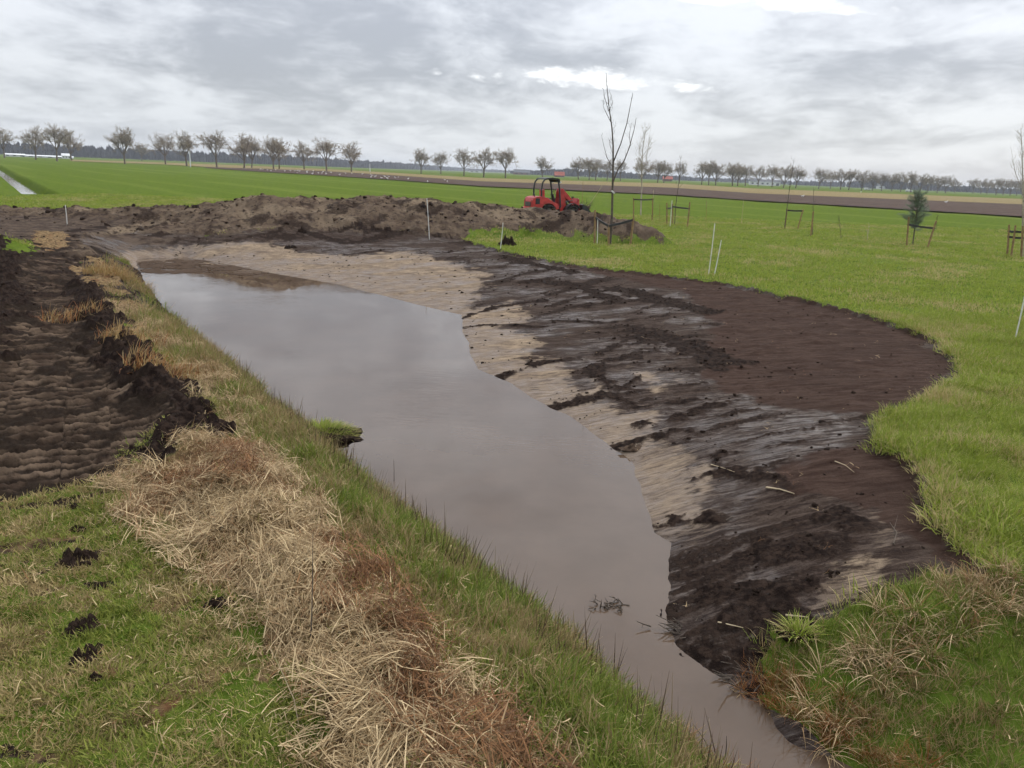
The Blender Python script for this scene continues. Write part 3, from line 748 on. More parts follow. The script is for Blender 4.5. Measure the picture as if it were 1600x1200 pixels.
# ------------------------------------------------------------------ scattered cover (geometry nodes instancing)
def blade(rg, L, w, lean, az, base, droop, seg=3, flat=0.0):
    """tapering ribbon; returns verts, quads, along"""
    dirh = np.array([math.cos(az), math.sin(az), 0]); side = np.array([-math.sin(az), math.cos(az), 0])
    p = np.array(base, float); a = lean; v = []; al = []
    tw = rg.uniform(-0.6, 0.6)
    for i in range(seg + 1):
        t = i / seg; ww = w * (1 - t ** 1.7) * 0.5 + w * 0.06
        sd_ = side * math.cos(tw * t) + np.array([0, 0, 1]) * math.sin(tw * t)
        v += [p - sd_ * ww, p + sd_ * ww]; al += [t, t]
        p = p + (dirh * math.sin(a) + np.array([0, 0, 1]) * math.cos(a)) * L / seg
        a += droop / seg
    f = [(2 * i, 2 * i + 1, 2 * i + 3, 2 * i + 2) for i in range(seg)]
    return v, f, al
def tuft_mesh(name, mat, n, L, w, rad, lean, droop, seed, seg=3):
    rg = np.random.default_rng(seed); V = []; F = []; A = []; R1 = []; R2 = []
    for i in range(n):
        a = rg.uniform(0, 6.283); r = rad * math.sqrt(rg.uniform())
        b0 = (r * math.cos(a), r * math.sin(a), -0.01)
        v, f, al = blade(rg, rg.uniform(*L), w * rg.uniform(0.6, 1.3), rg.uniform(*lean), a + rg.normal(0, 0.9), b0, rg.uniform(*droop), seg)
        o = len(V); V += v; F += [tuple(q + o for q in k) for k in f]; A += al
        q1, q2 = rg.uniform(), rg.uniform(); R1 += [q1] * len(v); R2 += [q2] * len(v)
    return fast_mesh(name, np.array(V), np.array(F), mat, True, {'along': A, 'rnd': R1, 'rnd2': R2})
def straw_mesh(name, mat, n, L, w, rad, seed, hz=0.06, dirn=None):
    """tangle of lying straws"""
    rg = np.random.default_rng(seed); V = []; F = []; A = []; R1 = []; R2 = []
    for i in range(n):
        a = rg.uniform(0, 6.283) if dirn is None else dirn + rg.normal(0, 0.5)
        r = rad * math.sqrt(rg.uniform()); b = rg.uniform(0, 6.283)
        l = rg.uniform(*L)
        b0 = (r * math.cos(b) - 0.5 * l * math.cos(a), r * math.sin(b) - 0.5 * l * math.sin(a), rg.uniform(-0.02, hz))
        v, f, al = blade(rg, l, w * rg.uniform(0.5, 1.35), rg.uniform(0.85, 1.5), a, b0, rg.uniform(-0.5, 1.5), 4)
        o = len(V); V += v; F += [tuple(q + o for q in k) for k in f]; A += al
        q1, q2 = rg.uniform(), rg.uniform(); R1 += [q1] * len(v); R2 += [q2] * len(v)
    return fast_mesh(name, np.array(V), np.array(F), mat, True, {'along': A, 'rnd': R1, 'rnd2': R2})
def clod_mesh(name, mat, seed, amp=0.35, sub=2):
    import bmesh
    bm = bmesh.new(); bmesh.ops.create_icosphere(bm, subdivisions=sub, radius=1.0)
    rg = np.random.default_rng(seed); co = np.array([v.co[:] for v in bm.verts]); o = rg.uniform(0, 50, 3)
    d = pn(co[:, 0] * 1.3 + o[0], co[:, 1] * 1.3 + co[:, 2] * 1.1 + o[1], seed) + 0.6 * pn(co[:, 1] * 2.9 + o[2], co[:, 2] * 2.9 + co[:, 0], seed + 3)
    sc = np.array([rg.uniform(0.8, 1.25), rg.uniform(0.7, 1.1), rg.uniform(0.5, 0.8)])
    for v, k in zip(bm.verts, d): v.co = Vector(np.array(v.co) * (1 + amp * float(k)) * sc)
    me = bpy.data.meshes.new(name); bm.to_mesh(me); bm.free(); me.materials.append(mat); return me

def proto_set(name, meshes):
    c = bpy.data.collections.new(name)
    for i, me in enumerate(meshes):
        o = bpy.data.objects.new('%s_%02d' % (name, i), me); c.objects.link(o)
    return c
def gn_group(coll):
    ng = bpy.data.node_groups.new('scatter_' + coll.name, 'GeometryNodeTree')
    ng.interface.new_socket('Geometry', in_out='INPUT', socket_type='NodeSocketGeometry')
    ng.interface.new_socket('Geometry', in_out='OUTPUT', socket_type='NodeSocketGeometry')
    N = ng.nodes; Lk = ng.links
    gi = N.new('NodeGroupInput'); go = N.new('NodeGroupOutput')
    ci = N.new('GeometryNodeCollectionInfo'); ci.inputs['Collection'].default_value = coll
    ci.inputs['Separate Children'].default_value = True; ci.inputs['Reset Children'].default_value = True
    ip = N.new('GeometryNodeInstanceOnPoints'); ip.inputs['Pick Instance'].default_value = True
    def na(nm, ty):
        n = N.new('GeometryNodeInputNamedAttribute'); n.data_type = ty; n.inputs['Name'].default_value = nm
        return n.outputs[0]
    Lk.new(gi.outputs[0], ip.inputs['Points']); Lk.new(ci.outputs[0], ip.inputs['Instance'])
    Lk.new(na('vi', 'INT'), ip.inputs['Instance Index']); Lk.new(na('rot', 'FLOAT_VECTOR'), ip.inputs['Rotation'])
    Lk.new(na('sc', 'FLOAT_VECTOR'), ip.inputs['Scale']); Lk.new(ip.outputs[0], go.inputs[0])
    return ng
def scatter(name, label, pts, rot, sc, tint, coll, cat=None):
    n = len(pts); me = bpy.data.meshes.new(name); me.vertices.add(n)
    me.vertices.foreach_set('co', np.ascontiguousarray(pts, np.float32).ravel())
    a = me.attributes.new('rot', 'FLOAT_VECTOR', 'POINT'); a.data.foreach_set('vector', np.ascontiguousarray(rot, np.float32).ravel())
    if sc.ndim == 1: sc = np.stack([sc] * 3, 1)
    a = me.attributes.new('sc', 'FLOAT_VECTOR', 'POINT'); a.data.foreach_set('vector', np.ascontiguousarray(sc, np.float32).ravel())
    a = me.attributes.new('vi', 'INT', 'POINT'); a.data.foreach_set('value', rng.integers(0, len(coll.objects), n).astype(np.int32))
    a = me.attributes.new('tint', 'FLOAT', 'POINT'); a.data.foreach_set('value', np.ascontiguousarray(tint, np.float32))
    o = bpy.data.objects.new(name, me); COL.objects.link(o)
    md = o.modifiers.new('scatter', 'NODES'); md.node_group = gn_group(coll)
    tag(o, label, cat, None, 'stuff'); return o
def rand_pts(n, box):
    x0, x1, y0, y1 = box; return rng.uniform(x0, x1, n), rng.uniform(y0, y1, n)
def in_view(x, y, deg=39, rmin=2.3): return (np.abs(np.degrees(np.arctan2(x, y))) < deg) & (np.hypot(x, y) > rmin)
def yaw(n, tilt=0.12): return np.stack([rng.normal(0, tilt, n), rng.normal(0, tilt, n), rng.uniform(0, 6.283, n)], 1)

lawn_c = proto_set('lawn_tuft', [tuft_mesh('lawn%d' % i, MT_LAWN, 16, (0.025, 0.075), 0.0055, 0.07, (0.3, 1.3), (0.2, 1.0), 100 + i, 2) for i in range(6)])
mead_c = proto_set('meadow_tuft', [tuft_mesh('mead%d' % i, MT_GRASS, 18, (0.05, 0.13), 0.006, 0.10, (0.1, 1.0), (0.3, 1.3), 120 + i, 3) for i in range(6)])
farm_c = proto_set('far_tuft', [tuft_mesh('farm%d' % i, MT_GRASS, 16, (0.05, 0.12), 0.016, 0.22, (0.1, 1.1), (0.2, 1.0), 140 + i, 2) for i in range(5)])
bank_c = proto_set('bank_tuft', [tuft_mesh('bank%d' % i, MT_DGRASS, 16, (0.06, 0.18), 0.0065, 0.07, (0.05, 0.8), (0.2, 1.2), 160 + i, 3) for i in range(6)])
stem_c = proto_set('stem_tuft', [tuft_mesh('stem%d' % i, MT_STEM, 5, (0.12, 0.32), 0.0055, 0.06, (0.0, 0.3), (-0.1, 0.3), 180 + i, 3) for i in range(5)])
def chaff_mesh(name, seed):
    rg = np.random.default_rng(seed); V = []; F = []; A = []; R1 = []; R2 = []
    for i in range(90):
        a = rg.uniform(0, 6.283); r = 0.15 * math.sqrt(rg.uniform()); b = rg.uniform(0, 6.283)
        v, f, al = blade(rg, rg.uniform(0.02, 0.12), rg.uniform(0.002, 0.007), rg.uniform(0.6, 1.6), a, (r * math.cos(b), r * math.sin(b), rg.uniform(-0.01, 0.05)), rg.uniform(-1.0, 1.6), 3)
        o = len(V); V += v; F += [tuple(q + o for q in k) for k in f]; A += al
        q1, q2 = rg.uniform(), rg.uniform(); R1 += [q1 * 0.7] * len(v); R2 += [0.35 + 0.65 * q2] * len(v)
    return fast_mesh(name, np.array(V), np.array(F), MT_STRAW, True, {'along': A, 'rnd': R1, 'rnd2': R2})
straw_c = proto_set('straw_tangle', [chaff_mesh('chaf%d' % i, 700 + i) for i in range(5)] + [straw_mesh('strw%d' % i, MT_STRAW, 24, (0.05, 0.30), 0.0060, 0.12, 200 + i, 0.06, 0.0) for i in range(7)])
litter_c = proto_set('straw_litter', [straw_mesh('litr%d' % i, MT_STRAW, 6, (0.03, 0.13), 0.0045, 0.10, 220 + i, 0.015) for i in range(6)])
reed_c = proto_set('reed_tuft', [tuft_mesh('reed%d' % i, MT_REED, 26, (0.18, 0.42), 0.008, 0.12, (0.0, 0.9), (0.3, 1.5), 240 + i, 4) for i in range(5)])
long_c = proto_set('long_dry', [tuft_mesh('long%d' % i, MT_STRAW, 26, (0.18, 0.42), 0.0065, 0.10, (0.5, 1.1), (0.6, 1.5), 260 + i, 4) for i in range(5)])
clod_c = proto_set('dark_clod', [clod_mesh('clod%d' % i, MT_CLOD, 300 + i) for i in range(6)])
clodb_c = proto_set('brown_clod', [clod_mesh('clodb%d' % i, MT_CLODB, 320 + i) for i in range(6)])

def do_scatter():
    # --- close lawn at the left and everything grassy within 10 m
    x, y = rand_pts(150000, (-8, 9, 2, 11)); k = in_view(x, y); x, y = x[k], y[k]
    r = np.hypot(x, y); z, M = land(x, y)
    gd = M['grass'] * (1 - 0.9 * sstep(M['straw'], 0.6, 1.0))
    lx = np.array([q[1] for q in dl]); lv = np.array([q[0] for q in dl]); o = np.argsort(lx)
    dln = np.interp(y, lx[o], lv[o]); leftlawn = x < dln - 0.25
    patch = fbm(x, y, 1.1, 3, 0.5, 401); bald = sstep(patch, -0.75, -0.25)
    swd = psd(*warp(x, y), WATER, 3.0)
    k = leftlawn & (rng.uniform(size=x.size) < gd * (0.35 + 0.65 * bald)) & (swd > 0)
    n = k.sum(); tint = 0.46 + 0.6 * fbm(x[k], y[k], 1.5, 4, 0.7, 403) + 0.22 * M['straw'][k]
    scatter('lawn_grass', 'short worn grass on the near left lawn', np.stack([x[k], y[k], z[k]], 1), yaw(n, 0.2), rng.uniform(0.7, 1.25, n), tint, lawn_c)
    mo = psd(x, y, MOUNDF, 1.0) < 0.03
    k = (~leftlawn) & (~mo) & (x > dln + 1.0) & (rng.uniform(size=x.size) < gd * 0.75) & (swd > 0.1)
    ksave = (x[k], y[k], z[k])
    # --- left bank strip and right ditch bank
    X, Y = rand_pts(260000, (-14, 8, 2.5, 31)); kk = in_view(X, Y); X, Y = X[kk], Y[kk]
    dlnX = np.interp(Y, lx[o], lv[o]); sw = psd(*warp(X, Y), WATER, 3.0); moX = psd(X, Y, MOUNDF, 1.0)
    kk = (((X > dlnX - 0.55) & (X < dlnX + 1.6) & (sw < 2.0)) | (moX < 0.02) | ((Y < 5.6) & (X > dlnX + 1.1) & (sw < 0.35))) & (sw > -0.06); X, Y, sw, moX = X[kk], Y[kk], sw[kk], moX[kk]
    Z, MM = land(X, Y); RR = np.hypot(X, Y)
    keep = rng.uniform(size=X.size) < MM['grass'] * (1 - 0.85 * MM['straw']) * np.clip(9.0 / RR, 0.25, 1) * np.where(sw < 0.08, 0.5, 1.0)
    X1, Y1, Z1 = X[keep], Y[keep], Z[keep]; n = keep.sum()
    tint = 0.36 + 0.20 * sstep(Y1, 6, 11) + 0.55 * fbm(X1, Y1, 1.1, 4, 0.6, 405) + 0.22 * sstep(0.35 - sw[keep], 0, 0.3) + 0.05
    scatter('bank_grass', 'rank green and brown grass on the ditch banks', np.stack([X1, Y1, Z1], 1), yaw(n, 0.22), rng.uniform(0.7, 1.3, n) * np.clip(RR[keep] / 11, 0.85, 1.2) * np.where(moX[keep] < 0.05, 0.75, 1), tint, bank_c)
    ks = (rng.uniform(size=X.size) < 0.10 * MM['grass'] * np.clip(9.0 / RR, 0.3, 1)) & (sw < 0.75) & (moX > 0.0)
    n = ks.sum(); scatter('dead_stems', 'thin dark dead stems along the left waterline', np.stack([X[ks], Y[ks], Z[ks]], 1), yaw(n, 0.1), rng.uniform(0.6, 1.35, n), rng.uniform(0.1, 0.75, n), stem_c)
    # hanging dry grass on the right ditch bank and its rusty foot
    ml = mound_line; D, _ = line_d(X, Y, ml, [0] * len(ml), 2.0)
    kl = (moX < 0.10) & (D < 0.22 + 0.15 * fbm(X, Y, 1.5, 2, 0.5, 421)) & (rng.uniform(size=X.size) < 0.20)
    n = kl.sum(); rot = np.stack([rng.normal(0, 0.2, n), rng.normal(0, 0.2, n), rng.uniform(0, 6.28, n)], 1)
    scatter('hanging_dry_grass', 'long bleached grass hanging over the right ditch bank', np.stack([X[kl], Y[kl], Z[kl]], 1), rot, rng.uniform(0.4, 0.8, n), rng.uniform(0.05, 0.65, n), long_c)
    dlR = np.interp(Y, lx[o], lv[o])
    kr = (X > dlR + 1.1) & ((moX < 0.12) | (Y < 4.2)) & (sw < 0.30) & (sw > -0.08) & (rng.uniform(size=X.size) < 0.55 * sstep(0.3 - sw, 0, 0.2))
    n = kr.sum(); scatter('rusty_reeds', 'rust brown dead reed at the foot of the right bank', np.stack([X[kr], Y[kr], Z[kr]], 1), yaw(n, 0.6), rng.uniform(0.22, 0.5, n), rng.uniform(0.55, 1.1, n), reed_c)
    # --- meadow on the right
    x2, y2 = rand_pts(110000, (0, 14, 3, 17)); k2 = in_view(x2, y2, 40); x2, y2 = x2[k2], y2[k2]; z2, M2 = land(x2, y2); r2 = np.hypot(x2, y2)
    dl2 = np.interp(y2, lx[o], lv[o]); sw2 = psd(*warp(x2, y2), WATER, 3.0); mo2 = psd(x2, y2, MOUNDF, 1.0)
    k2 = (x2 > dl2 + 1.0) & (sw2 > 0.3) & (mo2 > 0.03) & (rng.uniform(size=x2.size) < M2['grass'] * np.clip(1.6 - r2 / 16, 0.3, 1))
    n = k2.sum(); ax, ay = x2[k2], y2[k2]
    dry = fbm(ax, ay, 0.55, 4, 0.55, 407); ed = psd(ax, ay, DUG, 2.0)
    tint = 0.24 + 0.75 * np.maximum(dry - 0.06, -0.12) + 0.12 * sstep(0.4 - ed, 0, 0.4)
    scatter('meadow_grass', 'fresh green meadow grass right of the pond', np.stack([ax, ay, z2[k2]], 1), yaw(n, 0.2), rng.uniform(0.7, 1.35, n) * (1 + 0.45 * fbm(ax, ay, 1.1, 3, 0.55, 409)) , tint, mead_c)
    # --- meadow further off
    x3, y3 = rand_pts(150000, (-32, 38, 11, 58)); k3 = in_view(x3, y3, 38); x3, y3 = x3[k3], y3[k3]; z3, M3 = land(x3, y3); r3 = np.hypot(x3, y3)
    dl3 = np.interp(y3, lx[o], lv[o]); k3 = (r3 > 12.5) & (rng.uniform(size=x3.size) < M3['grass'] * (1 - M3['straw']) * np.clip(22 / r3, 0.3, 1)) & ~((x3 > -14) & (x3 < dl3 + 1.4) & (y3 < 30) & (x3 < 0))
    ax, ay = x3[k3], y3[k3]; n = k3.sum(); dry = fbm(ax, ay, 0.3, 4, 0.55, 407)
    scatter('distant_meadow_grass', 'green grass of the meadow around the saplings', np.stack([ax, ay, z3[k3]], 1), yaw(n, 0.2), rng.uniform(0.6, 1.2, n), 0.20 + 0.7 * np.maximum(dry - 0.05, -0.1) + 0.15 * fbm(ax, ay, 1.2, 3, 0.5, 423), farm_c)
    # --- raked straw ridge
    xs, ys = rand_pts(60000, (-9, 3, 2.5, 14)); ks = in_view(xs, ys); xs, ys = xs[ks], ys[ks]; zs, Ms = land(xs, ys)
    sdst = psd(xs, ys, STRAW, 1.5)
    ks = rng.uniform(size=xs.size) < np.where(sdst < 0.12, 0.72 * Ms['straw'] * (0.30 + 0.70 * sstep(fbm(xs, ys, 2.6, 3, 0.55, 419), -0.3, 0.25)), 0.35 * Ms['straw'] * Ms['grass'] * (ys > 8.0))
    xs, ys, zs = xs[ks], ys[ks], zs[ks]; n = len(xs)
    D, _ = line_d(xs, ys, [p + np.array([0.20, 0.08, 0]) for p in straw_line], [0] * len(straw_line), 2.0)
    tint = 0.14 + 0.76 * sstep(0.34 - D + 0.25 * fbm(xs, ys, 1.5, 3, 0.5, 411), -0.05, 0.25) * sstep(fbm(xs, ys, 0.9, 3, 0.5, 413), -0.4, 0.05) + 0.35 * fbm(xs, ys, 1.6, 3, 0.5, 415)
    rot = np.stack([rng.normal(0, 0.13, n), rng.normal(0, 0.13, n), 2.2 + 3.2 * fbm(xs, ys, 1.0, 3, 0.55, 417) + rng.normal(0, 0.45, n) + 3.14 * (rng.uniform(size=n) < 0.5)], 1)
    scatter('raked_straw', 'ridge of raked pale and rusty reed straw along the ditch', np.stack([xs, ys, zs + 0.01], 1), rot, rng.uniform(0.55, 1.05, n), tint, straw_c)
    # loose straw on the lawn and bank
    xl, yl = rand_pts(30000, (-8, 4, 2.3, 11)); kl = in_view(xl, yl); xl, yl = xl[kl], yl[kl]; zl, Ml = land(xl, yl)
    sdl = psd(xl, yl, STRAW, 3.0); swl = psd(*warp(xl, yl), WATER, 3.0)
    kl = (rng.uniform(size=xl.size) < (0.06 + 0.5 * np.exp(-np.maximum(sdl, 0) / 0.4)) * Ml['grass']) & (swl > 0.12)
    n = kl.sum(); scatter('straw_litter', 'loose straws scattered over the near lawn', np.stack([xl[kl], yl[kl], zl[kl] + 0.025], 1), yaw(n, 0.15), rng.uniform(0.5, 1.15, n), rng.uniform(0.0, 0.5, n), litter_c)
    # --- crumbs of dark soil
    xc, yc = rand_pts(150000, (-18, 14, 3, 30)); kc = in_view(xc, yc); xc, yc = xc[kc], yc[kc]; zc, Mc = land(xc, yc); rc = np.hypot(xc, yc)
    swc = psd(*warp(xc, yc), WATER, 3.0)
    bare = Mc['dark'] * (1 - Mc['grass'])
    kc = (rng.uniform(size=xc.size) < (0.22 * bare + (0.008 + 0.05 * sstep(fbm(xc * 0.25, yc, 1.4, 3, 0.6, 88), 0.25, 0.5)) * Mc['dug']) * np.clip(13 / rc, 0.3, 1) * (1 - 0.6 * Mc['track'])) & (swc > 0.03)
    n = kc.sum(); s = 0.007 + 0.024 * rng.uniform(size=n) ** 5 + 0.0006 * rc[kc]
    scatter('soil_crumbs', 'crumbs of black soil on the mud and along the track', np.stack([xc[kc], yc[kc], zc[kc]], 1), yaw(n, 0.4), s, rng.uniform(size=n), clod_c)
    kb = (rng.uniform(size=xc.size) < 0.012 * Mc['dug'] * np.clip(9 / rc, 0.2, 1)) & (swc > 0.05)
    n = kb.sum(); scatter('root_litter', 'small pale root and reed bits on the muddy bank', np.stack([xc[kb], yc[kb], zc[kb] + 0.01], 1), yaw(n, 0.2), rng.uniform(0.3, 0.9, n), rng.uniform(0.2, 0.9, n), litter_c)
    xh, yh = rand_pts(60000, (-26, 10, 28, 41)); kh = in_view(xh, yh); xh, yh = xh[kh], yh[kh]; zh, Mh = land(xh, yh)
    kh = rng.uniform(size=xh.size) < (0.10 * Mh['heap'] + 0.05 * Mh['track']) * (0.25 + 0.75 * sstep(fbm(xh, yh, 0.4, 2, 0.5, 82) + 0.12 * (yh - 33.0), -0.1, 0.4))
    n = kh.sum(); s = 0.02 + 0.10 * rng.uniform(size=n) ** 6; ii = np.where(kh)[0]; half = rng.uniform(size=n) < 0.45 + 0.3 * Mh['dark'][kh]
    scatter('heap_clods', 'dark clods lying over the spoil heap', np.stack([xh[ii[half]], yh[ii[half]], zh[ii[half]]], 1), yaw(half.sum(), 0.4), s[half], rng.uniform(size=half.sum()), clod_c)
    scatter('heap_crumbs', 'brown earth lumps lying over the spoil heap', np.stack([xh[ii[~half]], yh[ii[~half]], zh[ii[~half]]], 1), yaw((~half).sum(), 0.4), s[~half], rng.uniform(size=(~half).sum()), clodb_c)
    # scum drifted into the far corner of the pond
    sp = pl([(222, 409), (300, 405), (352, 414), (415, 427), (385, 430), (320, 424), (260, 428), (228, 425)], ZW)
    xq, yq = rand_pts(14000, (min(p[0] for p in sp), max(p[0] for p in sp), min(p[1] for p in sp), max(p[1] for p in sp)))
    kq = (poly_sd(xq, yq, sp) < 0.1) & (rng.uniform(size=xq.size) < 0.75 * sstep(fbm(xq, yq, 1.1, 3, 0.6, 425), -0.25, 0.3)); n = kq.sum()
    sc3 = np.stack([rng.uniform(0.02, 0.10, n), rng.uniform(0.02, 0.06, n), np.full(n, 0.012)], 1)
    scatter('floating_scum', 'scum and plant bits drifted into the far pond corner', np.stack([xq[kq], yq[kq], np.full(n, ZW + 0.004)], 1), np.stack([np.zeros(n), np.zeros(n), rng.uniform(0, 6.28, n)], 1), sc3, rng.uniform(size=n), clodb_c)
    # golden reed remnants along the broken edge of the track
    for nm, lab, ctr, rad, cnt, tn, sc in [('reed_clump', 'golden dry reed clump at the far left water edge', (182, 428), 0.75, 150, 0.15, 1.25),
                                      ('reed_clump', 'brown dry reed wisp on the dark berm of the track', (112, 500), 0.5, 40, 0.5, 0.9),
                                      ('reed_clump', 'tan reed wisp just above the broken berm edge', (205, 530), 0.5, 50, 0.35, 0.9),
                                      ('reed_clump', 'orange reed wisp hanging between the black clods and straw', (255, 580), 0.5, 60, 0.5, 0.9)]:
        c = G(*ctr); rg = np.random.default_rng(cnt + int(ctr[0])); V = []; F = []; R1 = []; R2 = []; T1 = []
        for i in range(cnt * 7):
            a = rg.uniform(0, 6.28); q = rad * math.sqrt(rg.uniform())
            v, f, al = blade(rg, rg.uniform(0.12, 0.36) * sc, 0.008, rg.uniform(0.1, 1.2), rg.normal(0.2, 1.2), (q * math.cos(a), 0.8 * q * math.sin(a), 0), rg.uniform(0.2, 1.4), 3)
            o0 = len(V); V += v; F += [tuple(j + o0 for j in k) for k in f]
            q1, q2 = rg.uniform(), rg.uniform(); R1 += [q1] * len(v); R2 += [q2] * len(v); T1 += [tn + rg.normal(0, 0.15)] * len(v)
        V = np.array(V); hz, _m = land(c[0] + V[:, 0], c[1] + V[:, 1]); hz = hz.reshape(-1, 8)[:, :1].repeat(8, 1).ravel()
        V[:, 2] += hz - c[2]
        o_ = bpy.data.objects.new(nm, fast_mesh(nm, V, np.array(F), MT_REED, True, {'rnd': R1, 'rnd2': R2, 'tint_own': T1})); COL.objects.link(o_)
        o_.location = c; tag(o_, lab, 'reed clump', 'dry reed clumps beside the track')
do_scatter()
# ------------------------------------------------------------------ trees
def grow(rg, limbs, twigs, p, d, L, r, lev, maxlev, spread, nch):
    """recursive bare branch"""
    p = Vector(p); d = Vector(d).normalized(); pts = [p]; n = 3 if lev < 3 else 2
    for i in range(n):
        d = (d + Vector((rg.normal(0, 0.10), rg.normal(0, 0.10), rg.normal(0.05, 0.07)))).normalized()
        pts.append(pts[-1] + d * (L / n))
    rad = [r * (1 - 0.45 * i / n) for i in range(n + 1)]
    (limbs if lev < 3 else twigs).tube(pts, rad, 5 if lev < 2 else 3, False)
    if lev >= maxlev: return
    for c in range(nch[lev]):
        t = 1.0 if c == 0 else rg.uniform(0.35, 1.0)
        q = pts[0].lerp(pts[-1], t) if n < 3 else pts[min(int(t * n), n - 1)].lerp(pts[min(int(t * n) + 1, n)], (t * n) % 1.0 if t < 1 else 1.0)
        if t >= 1: q = pts[-1]
        az = rg.uniform(0, 6.283); an = spread[lev] * rg.uniform(0.5, 1.15) * (0.5 if c == 0 else 1)
        a = d.orthogonal().normalized(); b = d.cross(a)
        nd = d * math.cos(an) + (a * math.cos(az) + b * math.sin(az)) * math.sin(an) + Vector((0, 0, 0.10))
        grow(rg, limbs, twigs, q, nd, L * rg.uniform(0.58, 0.82), r * 0.58, lev + 1, maxlev, spread, nch)
def far_tree_meshes(seed):
    rg = np.random.default_rng(seed); trunk, twigs = MB(), MB()
    H = rg.uniform(3.2, 4.2); top = Vector((rg.normal(0, 0.2), rg.normal(0, 0.2), H))
    trunk.tube([(0, 0, -0.1), (0, 0, 0.5), top * 0.6, top], [0.42, 0.33, 0.30, 0.28], 7, False)
    n0 = int(rg.integers(6, 9)); CZ, RH, RV = H + 4.2, rg.uniform(6.2, 7.4), rg.uniform(4.7, 5.4)
    # limbs fan out to points spread over a rounded crown, then break into twigs
    for i in range(n0):
        az = 6.283 * i / n0 + rg.normal(0, 0.25); el = rg.uniform(-0.25, 1.35) if i else 1.45
        tgt = Vector((RH * 0.66 * math.cos(az) * math.cos(el), RH * 0.66 * math.sin(az) * math.cos(el), CZ + RV * 0.62 * math.sin(el)))
        p0 = top - Vector((0, 0, rg.uniform(0, 0.8))); mid = p0.lerp(tgt, 0.5) + Vector((0, 0, -0.5 + 0.9 * math.cos(el)))
        trunk.tube([p0, mid, tgt], [0.19, 0.13, 0.08], 5, False)
        for k in range(9):
            q = mid.lerp(tgt, rg.uniform(-0.3, 1.0)) if k else tgt
            dd = Vector(rg.normal(0, 1, 3)).normalized(); e = Vector((RH * dd.x, RH * dd.y, CZ + RV * dd.z)); e = e if (e - tgt).length < 6.0 else tgt + (e - tgt).normalized() * rg.uniform(2.5, 4.0)
            e = Vector((e.x, e.y, max(e.z, H + 0.6))); m2 = q.lerp(e, 0.5) + Vector((0, 0, 0.25)); trunk.tube([q, m2, e], [0.075, 0.055, 0.035], 4, False)
            for j in range(7):
                s0 = (q.lerp(m2, rg.uniform(0.3, 1)) if j % 3 == 0 else m2.lerp(e, rg.uniform(0, 1))); out = (s0 - Vector((0, 0, CZ - 1.5))).normalized()
                d1 = (out * 0.8 + Vector(rg.normal(0, 0.6, 3))).normalized(); l1 = rg.uniform(0.9, 1.7); e1 = s0 + d1 * l1 + Vector((0, 0, 0.15)); twigs.tube([s0, e1], [0.036, 0.020], 3, False)
                for _ in range(9):
                    s1 = s0.lerp(e1, rg.uniform(0.25, 1)); d2 = (d1 * 0.6 + Vector(rg.normal(0, 0.6, 3))).normalized(); twigs.tube([s1, s1 + d2 * rg.uniform(0.4, 0.95)], [0.022, 0.014], 3, False)
    return trunk.mesh('trunk', MT_BARK), twigs.mesh('crown', MT_TWIG)
TREEV = [far_tree_meshes(500 + i) for i in range(6)]
for tr_, cr_ in TREEV:     # scale record: real height of each variant
    pass
def mesh_top(me): return max(v.co.z for v in me.vertices)
TREEH = [mesh_top(c) for t, c in TREEV]
far_trees = [(6, 199, 46), (55, 199, 50), (88, 195, 54), (111, 205, 46), (194, 199, 55), (221, 224, 28), (258, 212, 46), (291, 208, 52), (338, 207, 53), (381, 210, 52), (393, 215, 47), (427, 215, 48),
             (436, 217, 46), (475, 224, 42), (510, 219, 48), (549, 222, 46), (658, 236, 38), (689, 240, 34), (725, 235, 41), (756, 233, 44), (790, 234, 44), (848, 243, 33),
             (904, 251, 33), (921, 251, 34), (931, 253, 32), (949, 253, 32), (970, 254, 31), (1003, 250, 37), (1028, 253, 34), (1038, 255, 32), (1062, 254, 33), (1097, 254, 35), (1108, 253, 36), (1119, 253, 36),
             (1145, 255, 35), (1153, 256, 34), (1165, 258, 32), (1185, 260, 31), (1207, 259, 33), (1225, 259, 35), (1244, 260, 34), (1280, 263, 32), (1298, 268, 28), (1314, 265, 31), (1327, 266, 31), (1347, 267, 31),
             (1364, 271, 28), (1378, 272, 28), (1394, 272, 28), (1408, 270, 30), (1424, 270, 31), (1438, 272, 29), (1450, 275, 27), (1465, 276, 26), (1478, 276, 27), (1492, 281, 22), (1521, 281, 23), (1533, 281, 24), (1543, 282, 23),
             (1557, 280, 26), (1568, 282, 25), (1579, 282, 25), (1589, 283, 25), (1598, 283, 25)]
lab_special = {6: 'bare roadside tree cut by the left edge of the picture', 55: 'leftmost bare tree of the close trio on the left skyline', 88: 'tallest middle tree of the close trio on the left skyline',
               111: 'right tree of the close trio on the left skyline', 194: 'broad domed bare tree standing alone on the left skyline', 221: 'small low tree tucked against the broad domed tree',
               258: 'small vase shaped tree right of the broad domed tree', 291: 'bare tree beside the pale pole on the skyline', 338: 'round evenly spread bare tree alone between two pairs',
               381: 'left tree of the overlapping pair before the brown field starts', 393: 'right tree of the overlapping pair before the brown field starts', 427: 'left trunk of the merged double tree on the skyline', 436: 'right trunk of the merged double tree on the skyline',
               475: 'lower spreading tree between the double tree and the last left trees', 510: 'round tree second from the right end of the left row', 549: 'last tree of the left row before the wide gap',
               658: 'first bare tree right of the wide gap in the skyline', 689: 'small slim tree second after the wide gap', 725: 'third bare tree after the wide gap', 756: 'dense darker tree fourth after the wide gap', 790: 'fifth tree after the wide gap, left of the loader',
               848: 'lone domed tree straight above the red loader'}
